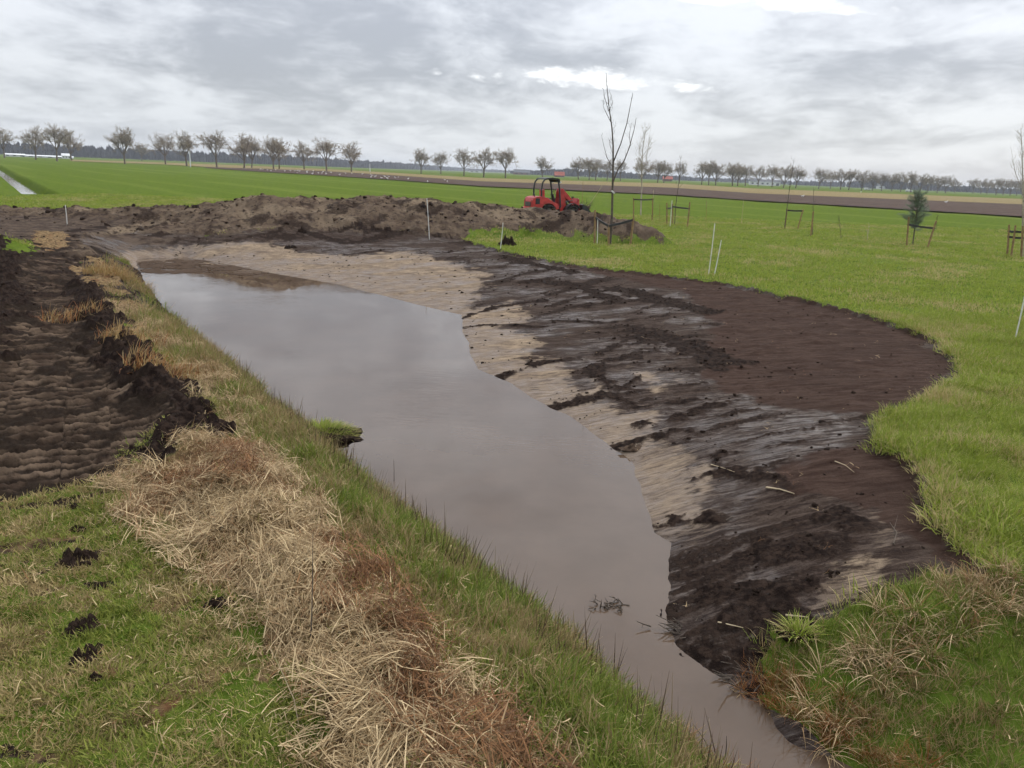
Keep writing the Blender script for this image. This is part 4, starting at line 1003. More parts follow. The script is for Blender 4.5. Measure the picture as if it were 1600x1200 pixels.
ORD = ['', 'first', 'second', 'third', 'fourth', 'fifth', 'sixth', 'seventh', 'eighth', 'ninth', 'tenth', 'eleventh', 'twelfth', 'thirteenth', 'fourteenth', 'fifteenth', 'sixteenth', 'seventeenth', 'eighteenth', 'nineteenth', 'twentieth']
cnt_ = [0, 0, 0]
i_ = 0
for px, top, h in far_trees:
    Hm = 14.8 if px < 600 else 13.8
    hp_ = h
    D = (Hm * 0.95) * FPX / hp_ / math.cos(math.atan((px - 800) / FPX))
    v = (i_ * 5 + 1) % 6; loc = at_dist(px, D)
    o = empty('bare_tree', loc, rng.uniform(0, 6.28)); s_ = Hm / TREEH[v]; wv_ = rng.uniform(0.86, 1.12); o.scale = (s_ * wv_, s_ * wv_, s_)
    for nm, me in zip(('trunk', 'crown'), TREEV[v]):
        c = bpy.data.objects.new(nm, me); COL.objects.link(c); c.parent = o
    if px in lab_special: tag(o, lab_special[px], 'tree', 'bare trees on the skyline')
    else:
        grp = 0 if px < 1200 else 1 if px < 1500 else 2
        cnt_[grp] += 1
        where = ['row right of the red loader', 'dense grove row right of the white barn', 'last small row at far right'][grp]
        tag(o, '%s bare tree from the left in the %s' % (ORD[cnt_[grp]], where), 'tree', ['skyline trees behind the saplings', 'skyline trees above the young pine', 'skyline trees at the right edge'][grp])
    i_ += 1

def wood_band(name, label, pts, hgt, rows, step_m):
    """far-off wood read as one mass: real little trees, each a bundle of boughs"""
    rg = np.random.default_rng(len(pts) * 7 + abs(int(pts[0][0]))); V = []; F = []
    P2 = [at_dist(a, d) for a, d in pts]
    for k in range(len(P2) - 1):
        a, b = P2[k], P2[k + 1]; n = max(2, int(np.linalg.norm(b - a) / step_m))
        for i in range(n):
            for r in range(rows):
                t = (i + rg.uniform(0, 1)) / n; p = a + (b - a) * t; u = p / np.linalg.norm(p)
                p = p + u * (r * 14 + rg.uniform(-6, 6)); H = (hgt[k] + (hgt[k + 1] - hgt[k]) * t) * rg.uniform(0.78, 1.12)
                if rg.uniform() < 0.06: H *= 1.2
                for q in range(22):
                    az = rg.uniform(0, 6.28); w = rg.uniform(0.5, 1.3); rr = rg.uniform(0, 3.2)
                    c = p + np.array([rr * math.cos(az), rr * math.sin(az), 0]); z0 = rg.uniform(-0.5, 0.45) * H; z1 = H * rg.uniform(0.55, 1.0) * (1 - 0.03 * rr * rr)
                    a2 = rg.uniform(0, 3.14); dx, dy = math.cos(a2) * w, math.sin(a2) * w; o = len(V)
                    V += [(c[0], c[1], max(z0, -0.2)), (c[0] + dx * 1.6, c[1] + dy * 1.6, z1 * 0.82), (c[0], c[1], z1), (c[0] - dx * 1.6, c[1] - dy * 1.6, z1 * 0.75)]
                    F.append((o, o + 1, o + 2, o + 3))
    me = fast_mesh(name, np.array(V), np.array(F), MT_WOOD, False)
    o = bpy.data.objects.new(name, me); COL.objects.link(o); tag(o, label, None, None, 'stuff')
wood_band('far_wood', 'long dark wood on the left horizon', [(-90, 1050), (150, 1080), (300, 1120), (450, 1220), (560, 1450), (640, 1800), (700, 2600), (740, 3600)], [15, 14.5, 14.5, 14, 13.5, 13, 12, 10], 3, 3.4)
wood_band('far_wood', 'low dark wood patches behind the loader', [(800, 1500), (850, 1300), (900, 1150), (960, 1200), (1040, 1400), (1100, 1700)], [6, 9, 13, 11, 9, 7], 2, 6.0)
wood_band('far_wood', 'thin wooded horizon line at the right', [(1100, 1700), (1250, 1500), (1330, 1400), (1400, 1150), (1480, 1250), (1650, 1500)], [8, 9, 10, 15, 10, 8], 2, 6.0)
wood_band('far_wood', 'faint wooded horizon line in the wide gap', [(690, 3200), (740, 3000), (800, 2600)], [9, 12, 10], 1, 9.0)

# ------------------------------------------------------------------ young trees with stakes
def px_line(pix, D, jit=0.0, seed=0):
    rg = np.random.default_rng(seed); out = []
    for i, (a, b) in enumerate(pix):
        out.append(PD(a, b, D + (rg.normal(0, jit) if i else 0)))
    return out
def ground_at(px, py):
    p = G(px, py); z, _ = land(np.array([p[0]]), np.array([p[1]])); return np.array([p[0], p[1], float(z[0])])
def staked(base_px, label, bars, straps, extra=None):
    """planting stakes: bars = (px, top row, foot row), straps = (bar a, bar b, row a, row b)"""
    b = ground_at(*base_px); o = empty('tree_stakes', b)
    D = b[1]
    ends = []
    for (xa, ya), (xb, yb) in bars:
        f = ground_at(xb, yb); t = PD(xa, ya, f[1]); ends.append((f, t))
        MB().tube([f - b - np.array([0, 0, 0.1]), (f + t) / 2 - b, t - b], [0.044, 0.043, 0.040], 7).build('stake', MT_STAKE, o, False)
    for i, j, fi, fj in straps:
        p = ends[i][0] + (ends[i][1] - ends[i][0]) * fi; q = ends[j][0] + (ends[j][1] - ends[j][0]) * fj
        mid = (p + q) / 2 + np.array([0, 0, -0.02]); d = (q - p); d = d / np.linalg.norm(d); s2 = np.array([-d[1], d[0], 0]) * 0.016
        mb = MB(); h = np.array([0, 0, 0.045]); V = []
        for c in (p - d * 0.05, mid, q + d * 0.05): V += [c - b - s2 - h, c - b + s2 - h, c - b + s2 + h, c - b - s2 + h]
        mb.add(V, [(k * 4 + m_, k * 4 + (m_ + 1) % 4, k * 4 + 4 + (m_ + 1) % 4, k * 4 + 4 + m_) for k in range(2) for m_ in range(4)] + [(3, 2, 1, 0), (8, 9, 10, 11)])
        mb.build('strap', MT_RUBBER, o)
    tag(o, label, 'stakes', 'planting stakes around the saplings'); return b
def side_twigs(mb, pts, rads, n, L, seed, t0=0.25, up_=0.8, r=0.006):
    rg = np.random.default_rng(seed); pts = [Vector(p) for p in pts]; m_ = len(pts) - 1
    for i in range(n):
        t = rg.uniform(t0, 0.98) * m_; k = min(int(t), m_ - 1); p = pts[k].lerp(pts[k + 1], t - k); d = (pts[k + 1] - pts[k]).normalized()
        az = rg.uniform(0, 6.28); h = Vector((math.cos(az), math.sin(az), 0)); l = rg.uniform(0.4, 1.0) * L * (1.15 - 0.6 * t / m_)
        q1 = p + (d * up_ + h * 0.75).normalized() * l * 0.5; q2 = q1 + (d * (up_ + 0.45) + h * 0.45 + Vector(rg.normal(0, 0.15, 3))).normalized() * l * 0.5
        mb.tube([p, q1, q2], [r, r * 0.75, r * 0.45], 3, False)
        if l > 0.35:
            for _ in range(2):
                a2 = rg.uniform(0, 6.28); e = q1 + Vector((math.cos(a2) * 0.6, math.sin(a2) * 0.6, 0.7)).normalized() * l * 0.35
                mb.tube([q1, e], [r * 0.6, r * 0.4], 3, False)
def young_tree(name, label, base_px, stem_px, stem_r, limbs, ntw, L, mat, seed, tw_r=0.006, cat='sapling', group='young trees in the meadow'):
    b = ground_at(*base_px); o = empty(name, b); D = b[1]; T = MB(); W = MB()
    st = [b + np.array([0, 0, -0.05])] + px_line(stem_px, D, 0.05, seed); st = [p - b for p in st]
    rr = [stem_r * (1 - 0.85 * i / (len(st) - 1)) for i in range(len(st))]
    T.tube(st, rr, 7, False); side_twigs(W, st, rr, ntw, L, seed + 1, 0.35, r=tw_r)
    for k, (lp, r, dep) in enumerate(limbs):
        q = px_line(lp, D, 0.0, seed + k)
        q = [p - b + np.array([0, dep * i / (len(q) - 1), 0]) for i, p in enumerate(q)]
        r2 = [r * (1 - 0.75 * i / (len(q) - 1)) for i in range(len(q))]
        W.tube(q, r2, 5, False); side_twigs(W, q, r2, max(3, ntw // 6), L * 0.7, seed + 20 + k, 0.3, r=tw_r)
    T.build('trunk', mat, o, True); W.build('crown', mat, o)
    return tag(o, label, cat, group), b

t_, b_ = young_tree('young_tree', 'tallest bare young tree with forked dark limbs behind the heap end', (953, 383),
    [(956, 340), (957, 298), (958, 262), (958, 227), (956, 198), (952, 171), (949, 142), (947, 114)], 0.055,
    [([(958, 284), (966, 265), (976, 252), (985, 230), (993, 202), (997, 183)], 0.034, 0.5), ([(985, 228), (984, 210), (988, 192)], 0.014, 0.2),
     ([(959, 252), (964, 238), (969, 225), (978, 193), (983, 165), (986, 147)], 0.030, -0.5), ([(957, 260), (949, 246), (944, 222), (942, 210)], 0.014, 0.6),
     ([(954, 190), (946, 175), (942, 168), (941, 157)], 0.014, -0.3), ([(951, 174), (945, 150), (944, 137)], 0.014, 0.3), ([(952, 176), (956, 160), (954, 150)], 0.012, -0.3), ([(957, 240), (953, 225), (953, 218)], 0.010, 0.3)], 26, 0.55, MT_YBARK, 900, 0.006)
lb_ = MB(); tp = PD(958, 300, b_[1] - 0.09) - b_; lb_.box(tp, (0.16, 0.015, 0.06), (0, 0.7, 0)); lb_.build('name_tag', MT_WHITE, t_)
staked((953, 383), 'three stout stakes with black straps around the tallest young tree', [((930, 328), (929, 381)), ((951, 352), (951, 384)), ((990, 340), (985, 383))], [(0, 1, 0.78, 0.97), (1, 2, 0.97, 0.92)])
young_tree('young_birch', 'slim pale birch with a haze of fine twigs behind the tallest young tree', (1001, 338),
    [(1002, 310), (1003, 285), (1003, 260), (1004, 235), (1007, 215), (1010, 198)], 0.055, [([(1003, 270), (1010, 250), (1014, 225), (1018, 200)], 0.018, 0.4), ([(1003, 262), (998, 245), (998, 222)], 0.016, -0.4), ([(1004, 245), (1014, 232), (1020, 222)], 0.012, 0.4)], 70, 1.3, MT_BIRCH, 930, 0.007)
staked((1003, 342), 'pair of stakes with black strap at the pale birch', [((990, 309), (990, 342)), ((1020, 309), (1019, 345))], [(0, 1, 0.92, 0.92)])
young_tree('sapling', 'thin whip sapling between low stakes right of the birch', (1054, 352), [(1056, 320), (1060, 290), (1063, 265), (1064, 244)], 0.026, [], 16, 0.6, MT_YBARK, 940)
staked((1054, 352), 'low stakes with sagging black strap around the thin whip sapling', [((1042, 317), (1042, 352)), ((1051, 318), (1051, 350)), ((1078, 316), (1074, 356))], [(0, 1, 0.75, 0.8), (1, 2, 0.85, 0.75)])
young_tree('sapling', 'leaning whip sapling tied to two stakes in mid meadow', (1226, 359), [(1229, 330), (1233, 300), (1237, 270), (1241, 246)], 0.028, [], 14, 0.6, MT_YBARK, 950)
staked((1230, 359), 'two stakes with straight black strap at the leaning whip', [((1230, 326), (1226, 358)), ((1255, 327), (1246, 359))], [(0, 1, 0.92, 0.92)])
young_tree('sapling', 'thin sapling bound to a single post in mid meadow', (1270, 368), [(1270, 340), (1271, 315), (1271, 293)], 0.020, [], 10, 0.5, MT_YBARK, 960)
staked((1268, 369), 'single brown post beside the thin sapling', [((1271, 330), (1267, 369))], [])
young_tree('sapling', 'short forked seedling left of the pine', (1315, 373), [(1313, 358), (1312, 345), (1311, 335)], 0.016, [], 12, 0.4, MT_YBARK, 970)
young_tree('sapling', 'short pale seedling nearest to the pine on its left', (1355, 376), [(1356, 365), (1358, 355), (1358, 348)], 0.018, [], 10, 0.35, MT_BIRCH, 975)
young_tree('sapling', 'low twiggy seedling on the meadow right of the pine', (1464, 352), [(1464, 346), (1465, 340), (1466, 336)], 0.014, [], 14, 0.4, MT_YBARK, 978)
young_tree('young_birch', 'fine twigged birch cut by the right edge of the picture', (1598, 401), [(1598, 350), (1599, 310), (1598, 270), (1597, 235), (1595, 200)], 0.042, [([(1598, 300), (1590, 270), (1587, 235)], 0.014, 0.3), ([(1598, 310), (1608, 280), (1612, 240)], 0.014, -0.3)], 60, 0.8, MT_BIRCH, 980)
staked((1590, 401), 'cluster of stakes with double black straps at the right edge', [((1577, 351), (1574, 400)), ((1587, 352), (1580, 401)), ((1598, 353), (1596, 402)), ((1612, 352), (1611, 402))], [(0, 1, 0.8, 0.8), (0, 2, 0.62, 0.62), (1, 3, 0.8, 0.8)])
# young pine
def pine():
    b = ground_at(1426, 383); o = empty('young_pine', b); rg = np.random.default_rng(77)
    top = PD(1436, 303, b[1]) - b; H = top[2]; T = MB(); T.tube([(0, 0, -0.05), top * 0.5, top], [0.035, 0.025, 0.010], 6, False)
    V = []; F = []
    def needles(c, d, n, L):
        for _ in range(n):
            e = (Vector(d) * 0.8 + Vector(rg.normal(0, 0.6, 3))).normalized(); s2 = e.orthogonal().normalized() * 0.0045; k = len(V); c2 = Vector(c) + Vector(rg.normal(0, 0.03, 3)); l = L * rg.uniform(0.6, 1.1)
            V.extend([c2 - s2, c2 + s2, c2 + e * l]); F.append((k, k + 1, k + 2))
    for i in range(84):
        t = 0.28 + 0.72 * (i / 84) ** 0.95; p = Vector(top) * t; az = i * 2.4 + rg.normal(0, 0.5)
        l = (0.42 * math.sin(math.pi * min(1, (1.08 - t) / 0.5) * 0.5) * (0.55 + 0.45 * sstep(np.array(t), 0.28, 0.5)) + 0.14) * rg.uniform(0.35, 1.4); d = Vector((math.cos(az), math.sin(az), rg.uniform(-0.1, 1.6))).normalized(); e = p + d * float(l); l = float(l)
        T.tube([p, e], [0.010, 0.005], 3, False)
        for q in np.linspace(0.35, 1.0, 7): needles(p + d * l * q, d, 20, 0.15)
    T.build('trunk', MT_YBARK, o)
    me = fast_mesh('crown', np.array([tuple(v) for v in V]), np.array(F), MT_NEEDLE, False); c = bpy.data.objects.new('crown', me); COL.objects.link(c); c.parent = o
    tag(o, 'bushy young pine with grey green needles between two stakes', 'pine', 'young trees in the meadow')
pine()
staked((1430, 386), 'two leaning stakes with black strap holding the young pine', [((1420, 339), (1417, 384)), ((1463, 345), (1449, 387))], [(0, 1, 0.74, 0.72)])

# ------------------------------------------------------------------ marker sticks and posts
def stick(pa, pb, label, r=0.014, mat=None, name='marker_stick', grp='white marker sticks around the pond'):
    f = ground_at(*pb); t = PD(pa[0], pa[1], f[1]); mb = MB(); d = t - f
    mb.tube([-d * 0.05, d * 0.5 + np.array([0.006, 0, 0]), d * 0.985, d], [r, r, r * 0.95, r * 0.5], 6)
    o = mb.build(name, mat or MT_WHITE); o.location = f; return tag(o, label, 'stick' if 'stick' in name else 'post', grp)
stick((102, 320), (105, 351), 'short white stick on the dark soil at far left', 0.016)
stick((667, 310), (671, 374), 'tall white stick on the far bank whose reflection shows in the water', 0.018)
stick((786, 348), (782, 388), 'white stick beside a black clod at the tip of the grass', 0.016)
stick((934, 343), (933, 382), 'white stick close to the stakes of the tallest young tree', 0.016)
stick((1050, 313), (1047, 354), 'white stick in front of the sagging strap stakes', 0.020)
stick((1117, 349), (1107, 430), 'taller of two leaning white sticks at the turf edge', 0.014)
stick((1127, 375), (1116, 431), 'shorter of two leaning white sticks at the turf edge', 0.014)
stick((1606, 440), (1586, 531), 'leaning white stick at the right edge of the meadow', 0.013)
stick((1162, 313), (1158, 350), 'thin pale cane standing alone in the meadow', 0.012, MT_PALEWOOD, 'garden_cane', 'thin canes in the meadow')
stick((1104, 314), (1103, 348), 'thin grey cane left of the lone pale cane', 0.012, MT_STAKE, 'garden_cane', 'thin canes in the meadow')
stick((1021, 297), (1021, 318), 'pale cane behind the birch stakes', 0.016, MT_PALEWOOD, 'garden_cane', 'thin canes in the meadow')
stick((1030, 320), (1031, 346), 'dark cane right of the birch stakes', 0.012, MT_STAKE, 'garden_cane', 'thin canes in the meadow')
stick((943, 287), (913, 322), 'long bamboo cane leaning by the loader bucket', 0.016, MT_PALEWOOD, 'leaning_cane', 'canes leaning by the loader')
stick((911, 283), (910, 320), 'upright cane right of the loader arm', 0.012, MT_STAKE, 'leaning_cane', 'canes leaning by the loader')
def far_pole(px, D, h, label):
    o = MB().tube([(0, 0, 0), (0, 0, h * 0.5), (0, 0, h)], [0.22, 0.2, 0.16], 7).build('pale_pole', MT_FARW); o.location = at_dist(px, D); tag(o, label, 'pole')
far_pole(297, 330, 5.5, 'pale pole beside a bare tree on the left skyline')
far_pole(578, 420, 4.2, 'pale pole in front of the wood after the left trees')

# ------------------------------------------------------------------ wheel loader
def loader():
    p = at_dist(867, 45.0); o = empty('wheel_loader', (p[0], p[1], 0.20), math.radians(27)); o.scale = (1.04,) * 3
    hw = 0.50
    body = MB()
    body.prism([(-1.55, 0.42), (-1.56, 0.95), (-1.48, 1.13), (-1.30, 1.20), (-0.95, 1.22), (-0.62, 1.14), (-0.30, 0.96), (0.02, 0.84), (0.10, 0.60), (-0.06, 0.52), (-0.14, 0.66), (-0.30, 0.82), (-0.55, 0.87), (-0.80, 0.82), (-0.97, 0.64), (-1.04, 0.44)], -hw, hw, 0.03)
    body.build('engine_body', MT_RED, o)
    MB().prism([(-1.66, 0.36), (-1.68, 0.60), (-1.54, 0.66), (-1.10, 0.62), (-1.10, 0.38)], -hw - 0.03, hw + 0.03, 0.03).build('counterweight', MT_RED, o)
    g = MB().box((-1.565, 0, 0.80), (0.03, 0.62, 0.22)).build('rear_grille', MT_DARKMETAL, o)
    for k in range(4): MB().box((-1.585, 0, 0.73 + 0.05 * k), (0.02, 0.58, 0.016)).build('grille_bar', MT_RIM, g)
    for s in (-1, 1):
        MB().box((-1.25, s * (hw + 0.004), 0.96), (0.26, 0.02, 0.30)).build('side_vent', MT_DARKMETAL, o)
        MB().box((-1.56, s * 0.40, 0.98), (0.04, 0.10, 0.06)).build('tail_light', MT_FARROOF, o)
    MB().tube([(-1.30, -0.2, 1.18), (-1.30, -0.2, 1.30), (-1.36, -0.2, 1.34)], 0.03, 7).build('exhaust', MT_DARKMETAL, o)
    MB().box((0.05, 0, 0.52), (0.9, 0.34, 0.22)).build('articulated_joint', MT_DARKMETAL, o)
    MB().box((-0.02, 0, 0.66), (0.42, 0.92, 0.06)).build('footwell_floor', MT_DARKMETAL, o)
    # wheels
    for x in (-0.55, 0.90):
        for s in (-1, 1):
            y = s * 0.53
            w = MB().lathe([(0.24, -0.13), (0.33, -0.15), (0.385, -0.12), (0.40, 0.0), (0.385, 0.12), (0.33, 0.15), (0.24, 0.13)], (x, y, 0.40), 'y', 26)
            for k in range(18):
                a = 2 * math.pi * k / 18
                for q in (-1, 1): w.box((x + 0.395 * math.cos(a + q * 0.08), y + q * 0.065, 0.40 + 0.395 * math.sin(a + q * 0.08)), (0.04, 0.13, 0.035), (0, -a, q * 0.0))
            t = w.build('tyre', MT_TYRE, o)
            MB().lathe([(0.25, -0.10), (0.24, 0.02), (0.16, 0.05), (0.14, 0.09), (0.05, 0.10), (0.001, 0.10)] if s > 0 else [(0.25, 0.10), (0.24, -0.02), (0.16, -0.05), (0.14, -0.09), (0.05, -0.10), (0.001, -0.10)], (x, y, 0.40), 'y', 20).build('rim', MT_RIM, t)
    for s in (-1, 1):
        arc = [(0.90 + 0.46 * math.cos(a), 0.40 + 0.46 * math.sin(a)) for a in np.linspace(0.5, 2.9, 10)]
        arc2 = [(0.90 + 0.50 * math.cos(a), 0.40 + 0.50 * math.sin(a)) for a in np.linspace(2.9, 0.5, 10)]
        MB().prism(arc + arc2, s * 0.53 - 0.15, s * 0.53 + 0.15).build('front_mudguard', MT_DARKMETAL, o)
    # canopy frame
    for s in (-1, 1):
        y = s * 0.44
        MB().tube([(-1.0, y, 1.18), (-1.02, y, 1.60), (-0.96, y, 1.95), (-0.84, y, 2.10), (-0.70, y, 2.14)], [0.05, 0.045, 0.045, 0.045, 0.045], 8).build('rear_post', MT_DARKMETAL, o)
        MB().tube([(0.20, y, 0.66), (0.16, y, 1.10), (0.08, y, 1.65), (0.0, y, 2.0), (-0.08, y, 2.12)], [0.045] * 5, 8).build('front_post', MT_DARKMETAL, o)
    r = MB().prism([(-0.86, 2.10), (-0.80, 2.17), (-0.40, 2.21), (0.02, 2.17), (0.07, 2.06), (0.0, 2.05), (-0.1, 2.11)], -0.50, 0.50, 0.02).build('canopy_roof', MT_DARKMETAL, o)
    MB().box((0.06, 0, 2.02), (0.05, 0.96, 0.10)).build('front_crossbar', MT_DARKMETAL, r)
    # seat and controls
    st = MB().prism([(-0.62, 1.05), (-0.30, 1.05), (-0.26, 1.14), (-0.60, 1.16)], -0.22, 0.22, 0.04).build('seat', MT_DARKMETAL, o)
    MB().prism([(-0.78, 1.10), (-0.66, 1.10), (-0.70, 1.58), (-0.80, 1.56)], -0.21, 0.21, 0.04).build('backrest', MT_RED, st)
    MB().tube([(0.06, 0, 0.68), (0.02, 0, 1.10), (-0.06, 0, 1.34)], [0.09, 0.06, 0.03], 8).build('steering_column', MT_DARKMETAL, o)
    rg_ = [( -0.08 + 0.17 * math.cos(a) * 0.5, 0.17 * math.sin(a), 1.36 + 0.17 * math.cos(a) * 0.86) for a in np.linspace(0, 2 * math.pi, 17)]
    MB().tube(rg_, 0.016, 6, False).build('steering_wheel', MT_DARKMETAL, o)
    MB().tube([(-0.1, -0.30, 0.9), (-0.04, -0.32, 1.25), (-0.06, -0.32, 1.33)], [0.016, 0.014, 0.03], 6).build('control_lever', MT_DARKMETAL, o)
    # front frame, arm, bucket
    f = MB()
    for s in (-1, 1): f.prism([(0.30, 0.36), (0.26, 0.80), (0.28, 1.50), (0.36, 1.66), (0.46, 1.60), (0.56, 1.20), (0.64, 0.70), (0.62, 0.36)], s * 0.24 - 0.04, s * 0.24 + 0.04, 0.02)
    f.box((0.46, 0, 0.55), (0.30, 0.50, 0.30)); f.build('front_frame', MT_RED, o)
    MB().prism([(0.30, 1.50), (0.36, 1.66), (0.50, 1.64), (1.10, 1.10), (1.42, 0.72), (1.46, 0.50), (1.34, 0.48), (1.22, 0.72), (0.80, 1.08)], -0.12, 0.12, 0.02).build('loader_arm', MT_RED, o)
    for s in (-1, 1): MB().tube([(0.50, s * 0.17, 0.80), (0.85, s * 0.17, 1.0), (0.86, s * 0.17, 1.0), (1.10, s * 0.17, 1.02)], [0.05, 0.05, 0.028, 0.028], 8).build('lift_cylinder', MT_DARKMETAL, o)
    MB().prism([(1.30, 0.40), (1.26, 0.86), (1.34, 1.16), (1.44, 1.12), (1.46, 0.80), (1.50, 0.42)], -0.34, 0.34, 0.03).build('quick_hitch', MT_RED, o)
    MB().box((1.36, 0.26, 1.16), (0.12, 0.06, 0.14)).build('hitch_lock', MT_DARKMETAL, o)
    bk = MB().prism([(1.50, 0.30), (1.50, 0.82), (1.58, 0.86), (1.60, 0.44), (1.78, 0.34), (2.20, 0.34), (2.24, 0.28), (1.70, 0.24)], -0.62, 0.62, 0.01)
    for s in (-1, 1): bk.prism([(1.52, 0.28), (1.52, 0.84), (1.72, 0.78), (2.20, 0.32), (1.72, 0.26)], s * 0.62 - 0.015, s * 0.62 + 0.015)
    bk.build('bucket', MT_DARKMETAL, o)
    hl = MB()
    for s in (-1, 1): MB().box((0.12, s * 0.42, 1.98), (0.07, 0.12, 0.09)).build('work_light', MT_FARW, o)
    tag(o, 'red compact wheel loader with open black canopy frame behind the heap', 'wheel loader')
    return o
LD = loader()
# earth and brush carried by the bucket
lm = clod_mesh('bucket_load', MT_CLODB, 71, 0.5, 3)
bl = bpy.data.objects.new('bucket_load', lm); COL.objects.link(bl); bl.matrix_world = LD.matrix_basis @ Matrix.Translation((1.85, 0, 0.58)) @ Matrix.Diagonal((0.34, 0.55, 0.34, 1))
tag(bl, 'lumpy earth and roots lying in the loader bucket', 'soil load')
mbb = MB(); rg = np.random.default_rng(4)
for i in range(46):
    p0 = Vector((rg.uniform(1.6, 2.1), rg.uniform(-0.5, 0.5), rg.uniform(0.5, 0.75))); d = Vector((rg.normal(0.3, 0.5), rg.normal(0, 0.5), rg.uniform(0.4, 1.0))).normalized(); l = rg.uniform(0.15, 0.5)
    mbb.tube([p0, p0 + d * l * 0.5 + Vector(rg.normal(0, 0.04, 3)), p0 + d * l], [0.014, 0.010, 0.005], 4, False)
bb = mbb.build('brushwood', MT_YBARK); bb.matrix_world = LD.matrix_basis.copy(); tag(bb, 'twigs and roots sticking out of the loader bucket', 'brushwood')

# ------------------------------------------------------------------ clods, sods, twigs
def clod(px, size, label, seed, flat=1.0, mat=None):
    """crumbly lump: a low mound built of many lumps"""
    p = ground_at(*px); nr, na = 26, 56; rg = np.random.default_rng(seed); o1 = rg.uniform(0, 40, 2)
    rr = np.linspace(0, 1, nr)[:, None]; an = np.linspace(0, 2 * np.pi, na, endpoint=False)[None]
    out = 1 + 0.32 * pn(np.cos(an) * 1.6 + o1[0], np.sin(an) * 1.6 + o1[1], 3) + 0.18 * pn(np.cos(an) * 4 + o1[1], np.sin(an) * 4 + o1[0], 5)
    x = rr * np.cos(an) * out; y = rr * np.sin(an) * out; env = np.sqrt(np.maximum(1 - rr ** 2.2, 0)) + 0 * an
    h = env * (0.45 + 0.35 * fbm(x * size[0] + o1[0], y * size[1] + o1[1], 9.0, 3, 0.6, seed % 50) + 1.5 * clods(x * size[0] + o1[0], y * size[1] + o1[1], max(size[0] * 0.34, 0.02), seed % 7) + 0.8 * clods(x * size[0], y * size[1] + o1[1], max(size[0] * 0.15, 0.01), seed % 5))
    V = np.stack([x * size[0], y * size[1], h * size[2] * 0.72 - 0.10 * size[2]], -1).reshape(-1, 3)
    i = np.arange(nr - 1)[:, None] * na; j = np.arange(na)[None]; j2 = (j + 1) % na
    F = np.stack([i + j, i + na + j, i + na + j2, i + j2], -1).reshape(-1, 4)
    o = bpy.data.objects.new('soil_clod', fast_mesh('soil_clod', V, F, mat or MT_CLOD, False)); COL.objects.link(o); o.location = p
    return tag(o, label, 'clod', 'black soil clods')
clod((122, 885), (0.135, 0.10, 0.075), 'roundish black clod on the near lawn beside the mud smears', 3)
clod((128, 985), (0.09, 0.12, 0.06), 'upper lump of the long black clod low on the left lawn', 5)
clod((135, 1035), (0.08, 0.12, 0.055), 'lower lump of the long black clod low on the left lawn', 9)
clod((150, 1068), (0.035, 0.03, 0.03), 'tiny crumb below the long black clod on the lawn', 14)
clod((117, 799), (0.045, 0.035, 0.03), 'tiny black clod on the lawn just below the track', 12)
clod((120, 826), (0.06, 0.045, 0.03), 'small flat clod between track and roundish clod', 13)
clod((342, 955), (0.075, 0.05, 0.035), 'small clod in the thin straw right of the lawn', 15)
clod((793, 384), (0.34, 0.28, 0.30), 'black clod standing beside the white stick at the grass tip', 17)
clod((472, 362), (0.18, 0.15, 0.14), 'dark clod half way up the far sandy bank', 21)
clod((450, 388), (0.13, 0.11, 0.11), 'left of two small clods on the far sand', 23)
clod((459, 387), (0.12, 0.10, 0.10), 'right of two small clods on the far sand', 25)
0 and clod((1020, 828), (0.20, 0.09, 0.07), 'grey mud ledge breaking off at the waterline', 31, mat=MT_CLODB)
clod((990, 703), (0.20, 0.10, 0.05), 'brown clump of roots and mud at the shore', 33, mat=MT_CLODB)
# overhanging sod
def sod(px, size, label, seed, nb):
    p = ground_at(*px); o = empty('sod_block', p)
    me = clod_mesh('soil', MT_CLOD, seed, 0.4, 3); c = bpy.data.objects.new('soil', me); COL.objects.link(c); c.parent = o; c.scale = (size[0], size[1], size[2]); c.location = (0, 0, size[2] * 0.3)
    rg = np.random.default_rng(seed); V = []; F = []; R1 = []; R2 = []; T1 = []
    for i in range(nb):
        a = rg.uniform(0, 6.28); q = math.sqrt(rg.uniform()); x_, y_ = q * math.cos(a), q * math.sin(a)
        b0 = (x_ * size[0] * 0.95, y_ * size[1] * 0.95, size[2] * (0.3 + 0.62 * math.sqrt(max(0, 1 - q * q)) * 0.8))
        v, f, al = blade(rg, rg.uniform(0.06, 0.18), 0.007, rg.uniform(0.1, 0.5) + 0.7 * q, a + rg.normal(0, 0.5), b0, rg.uniform(0.3, 1.4), 3)
        k0 = len(V); V += v; F += [tuple(j + k0 for j in k) for k in f]; q1, q2 = rg.uniform(), rg.uniform(); R1 += [q1] * len(v); R2 += [q2] * len(v); T1 += [0.15 + 0.55 * q ** 3] * len(v)
    g = bpy.data.objects.new('grass_top', fast_mesh('grass_top', np.array(V), np.array(F), MT_GRASS, True, {'rnd': R1, 'rnd2': R2, 'tint_own': T1})); COL.objects.link(g); g.parent = o
    tag(o, label, 'sod')
sod((505, 690), (0.36, 0.26, 0.17), 'green tussock of turf overhanging the left water edge', 41, 1500)
sod((1245, 1010), (0.11, 0.09, 0.06), 'small green tuft on the tip of the right ditch bank', 43, 200)
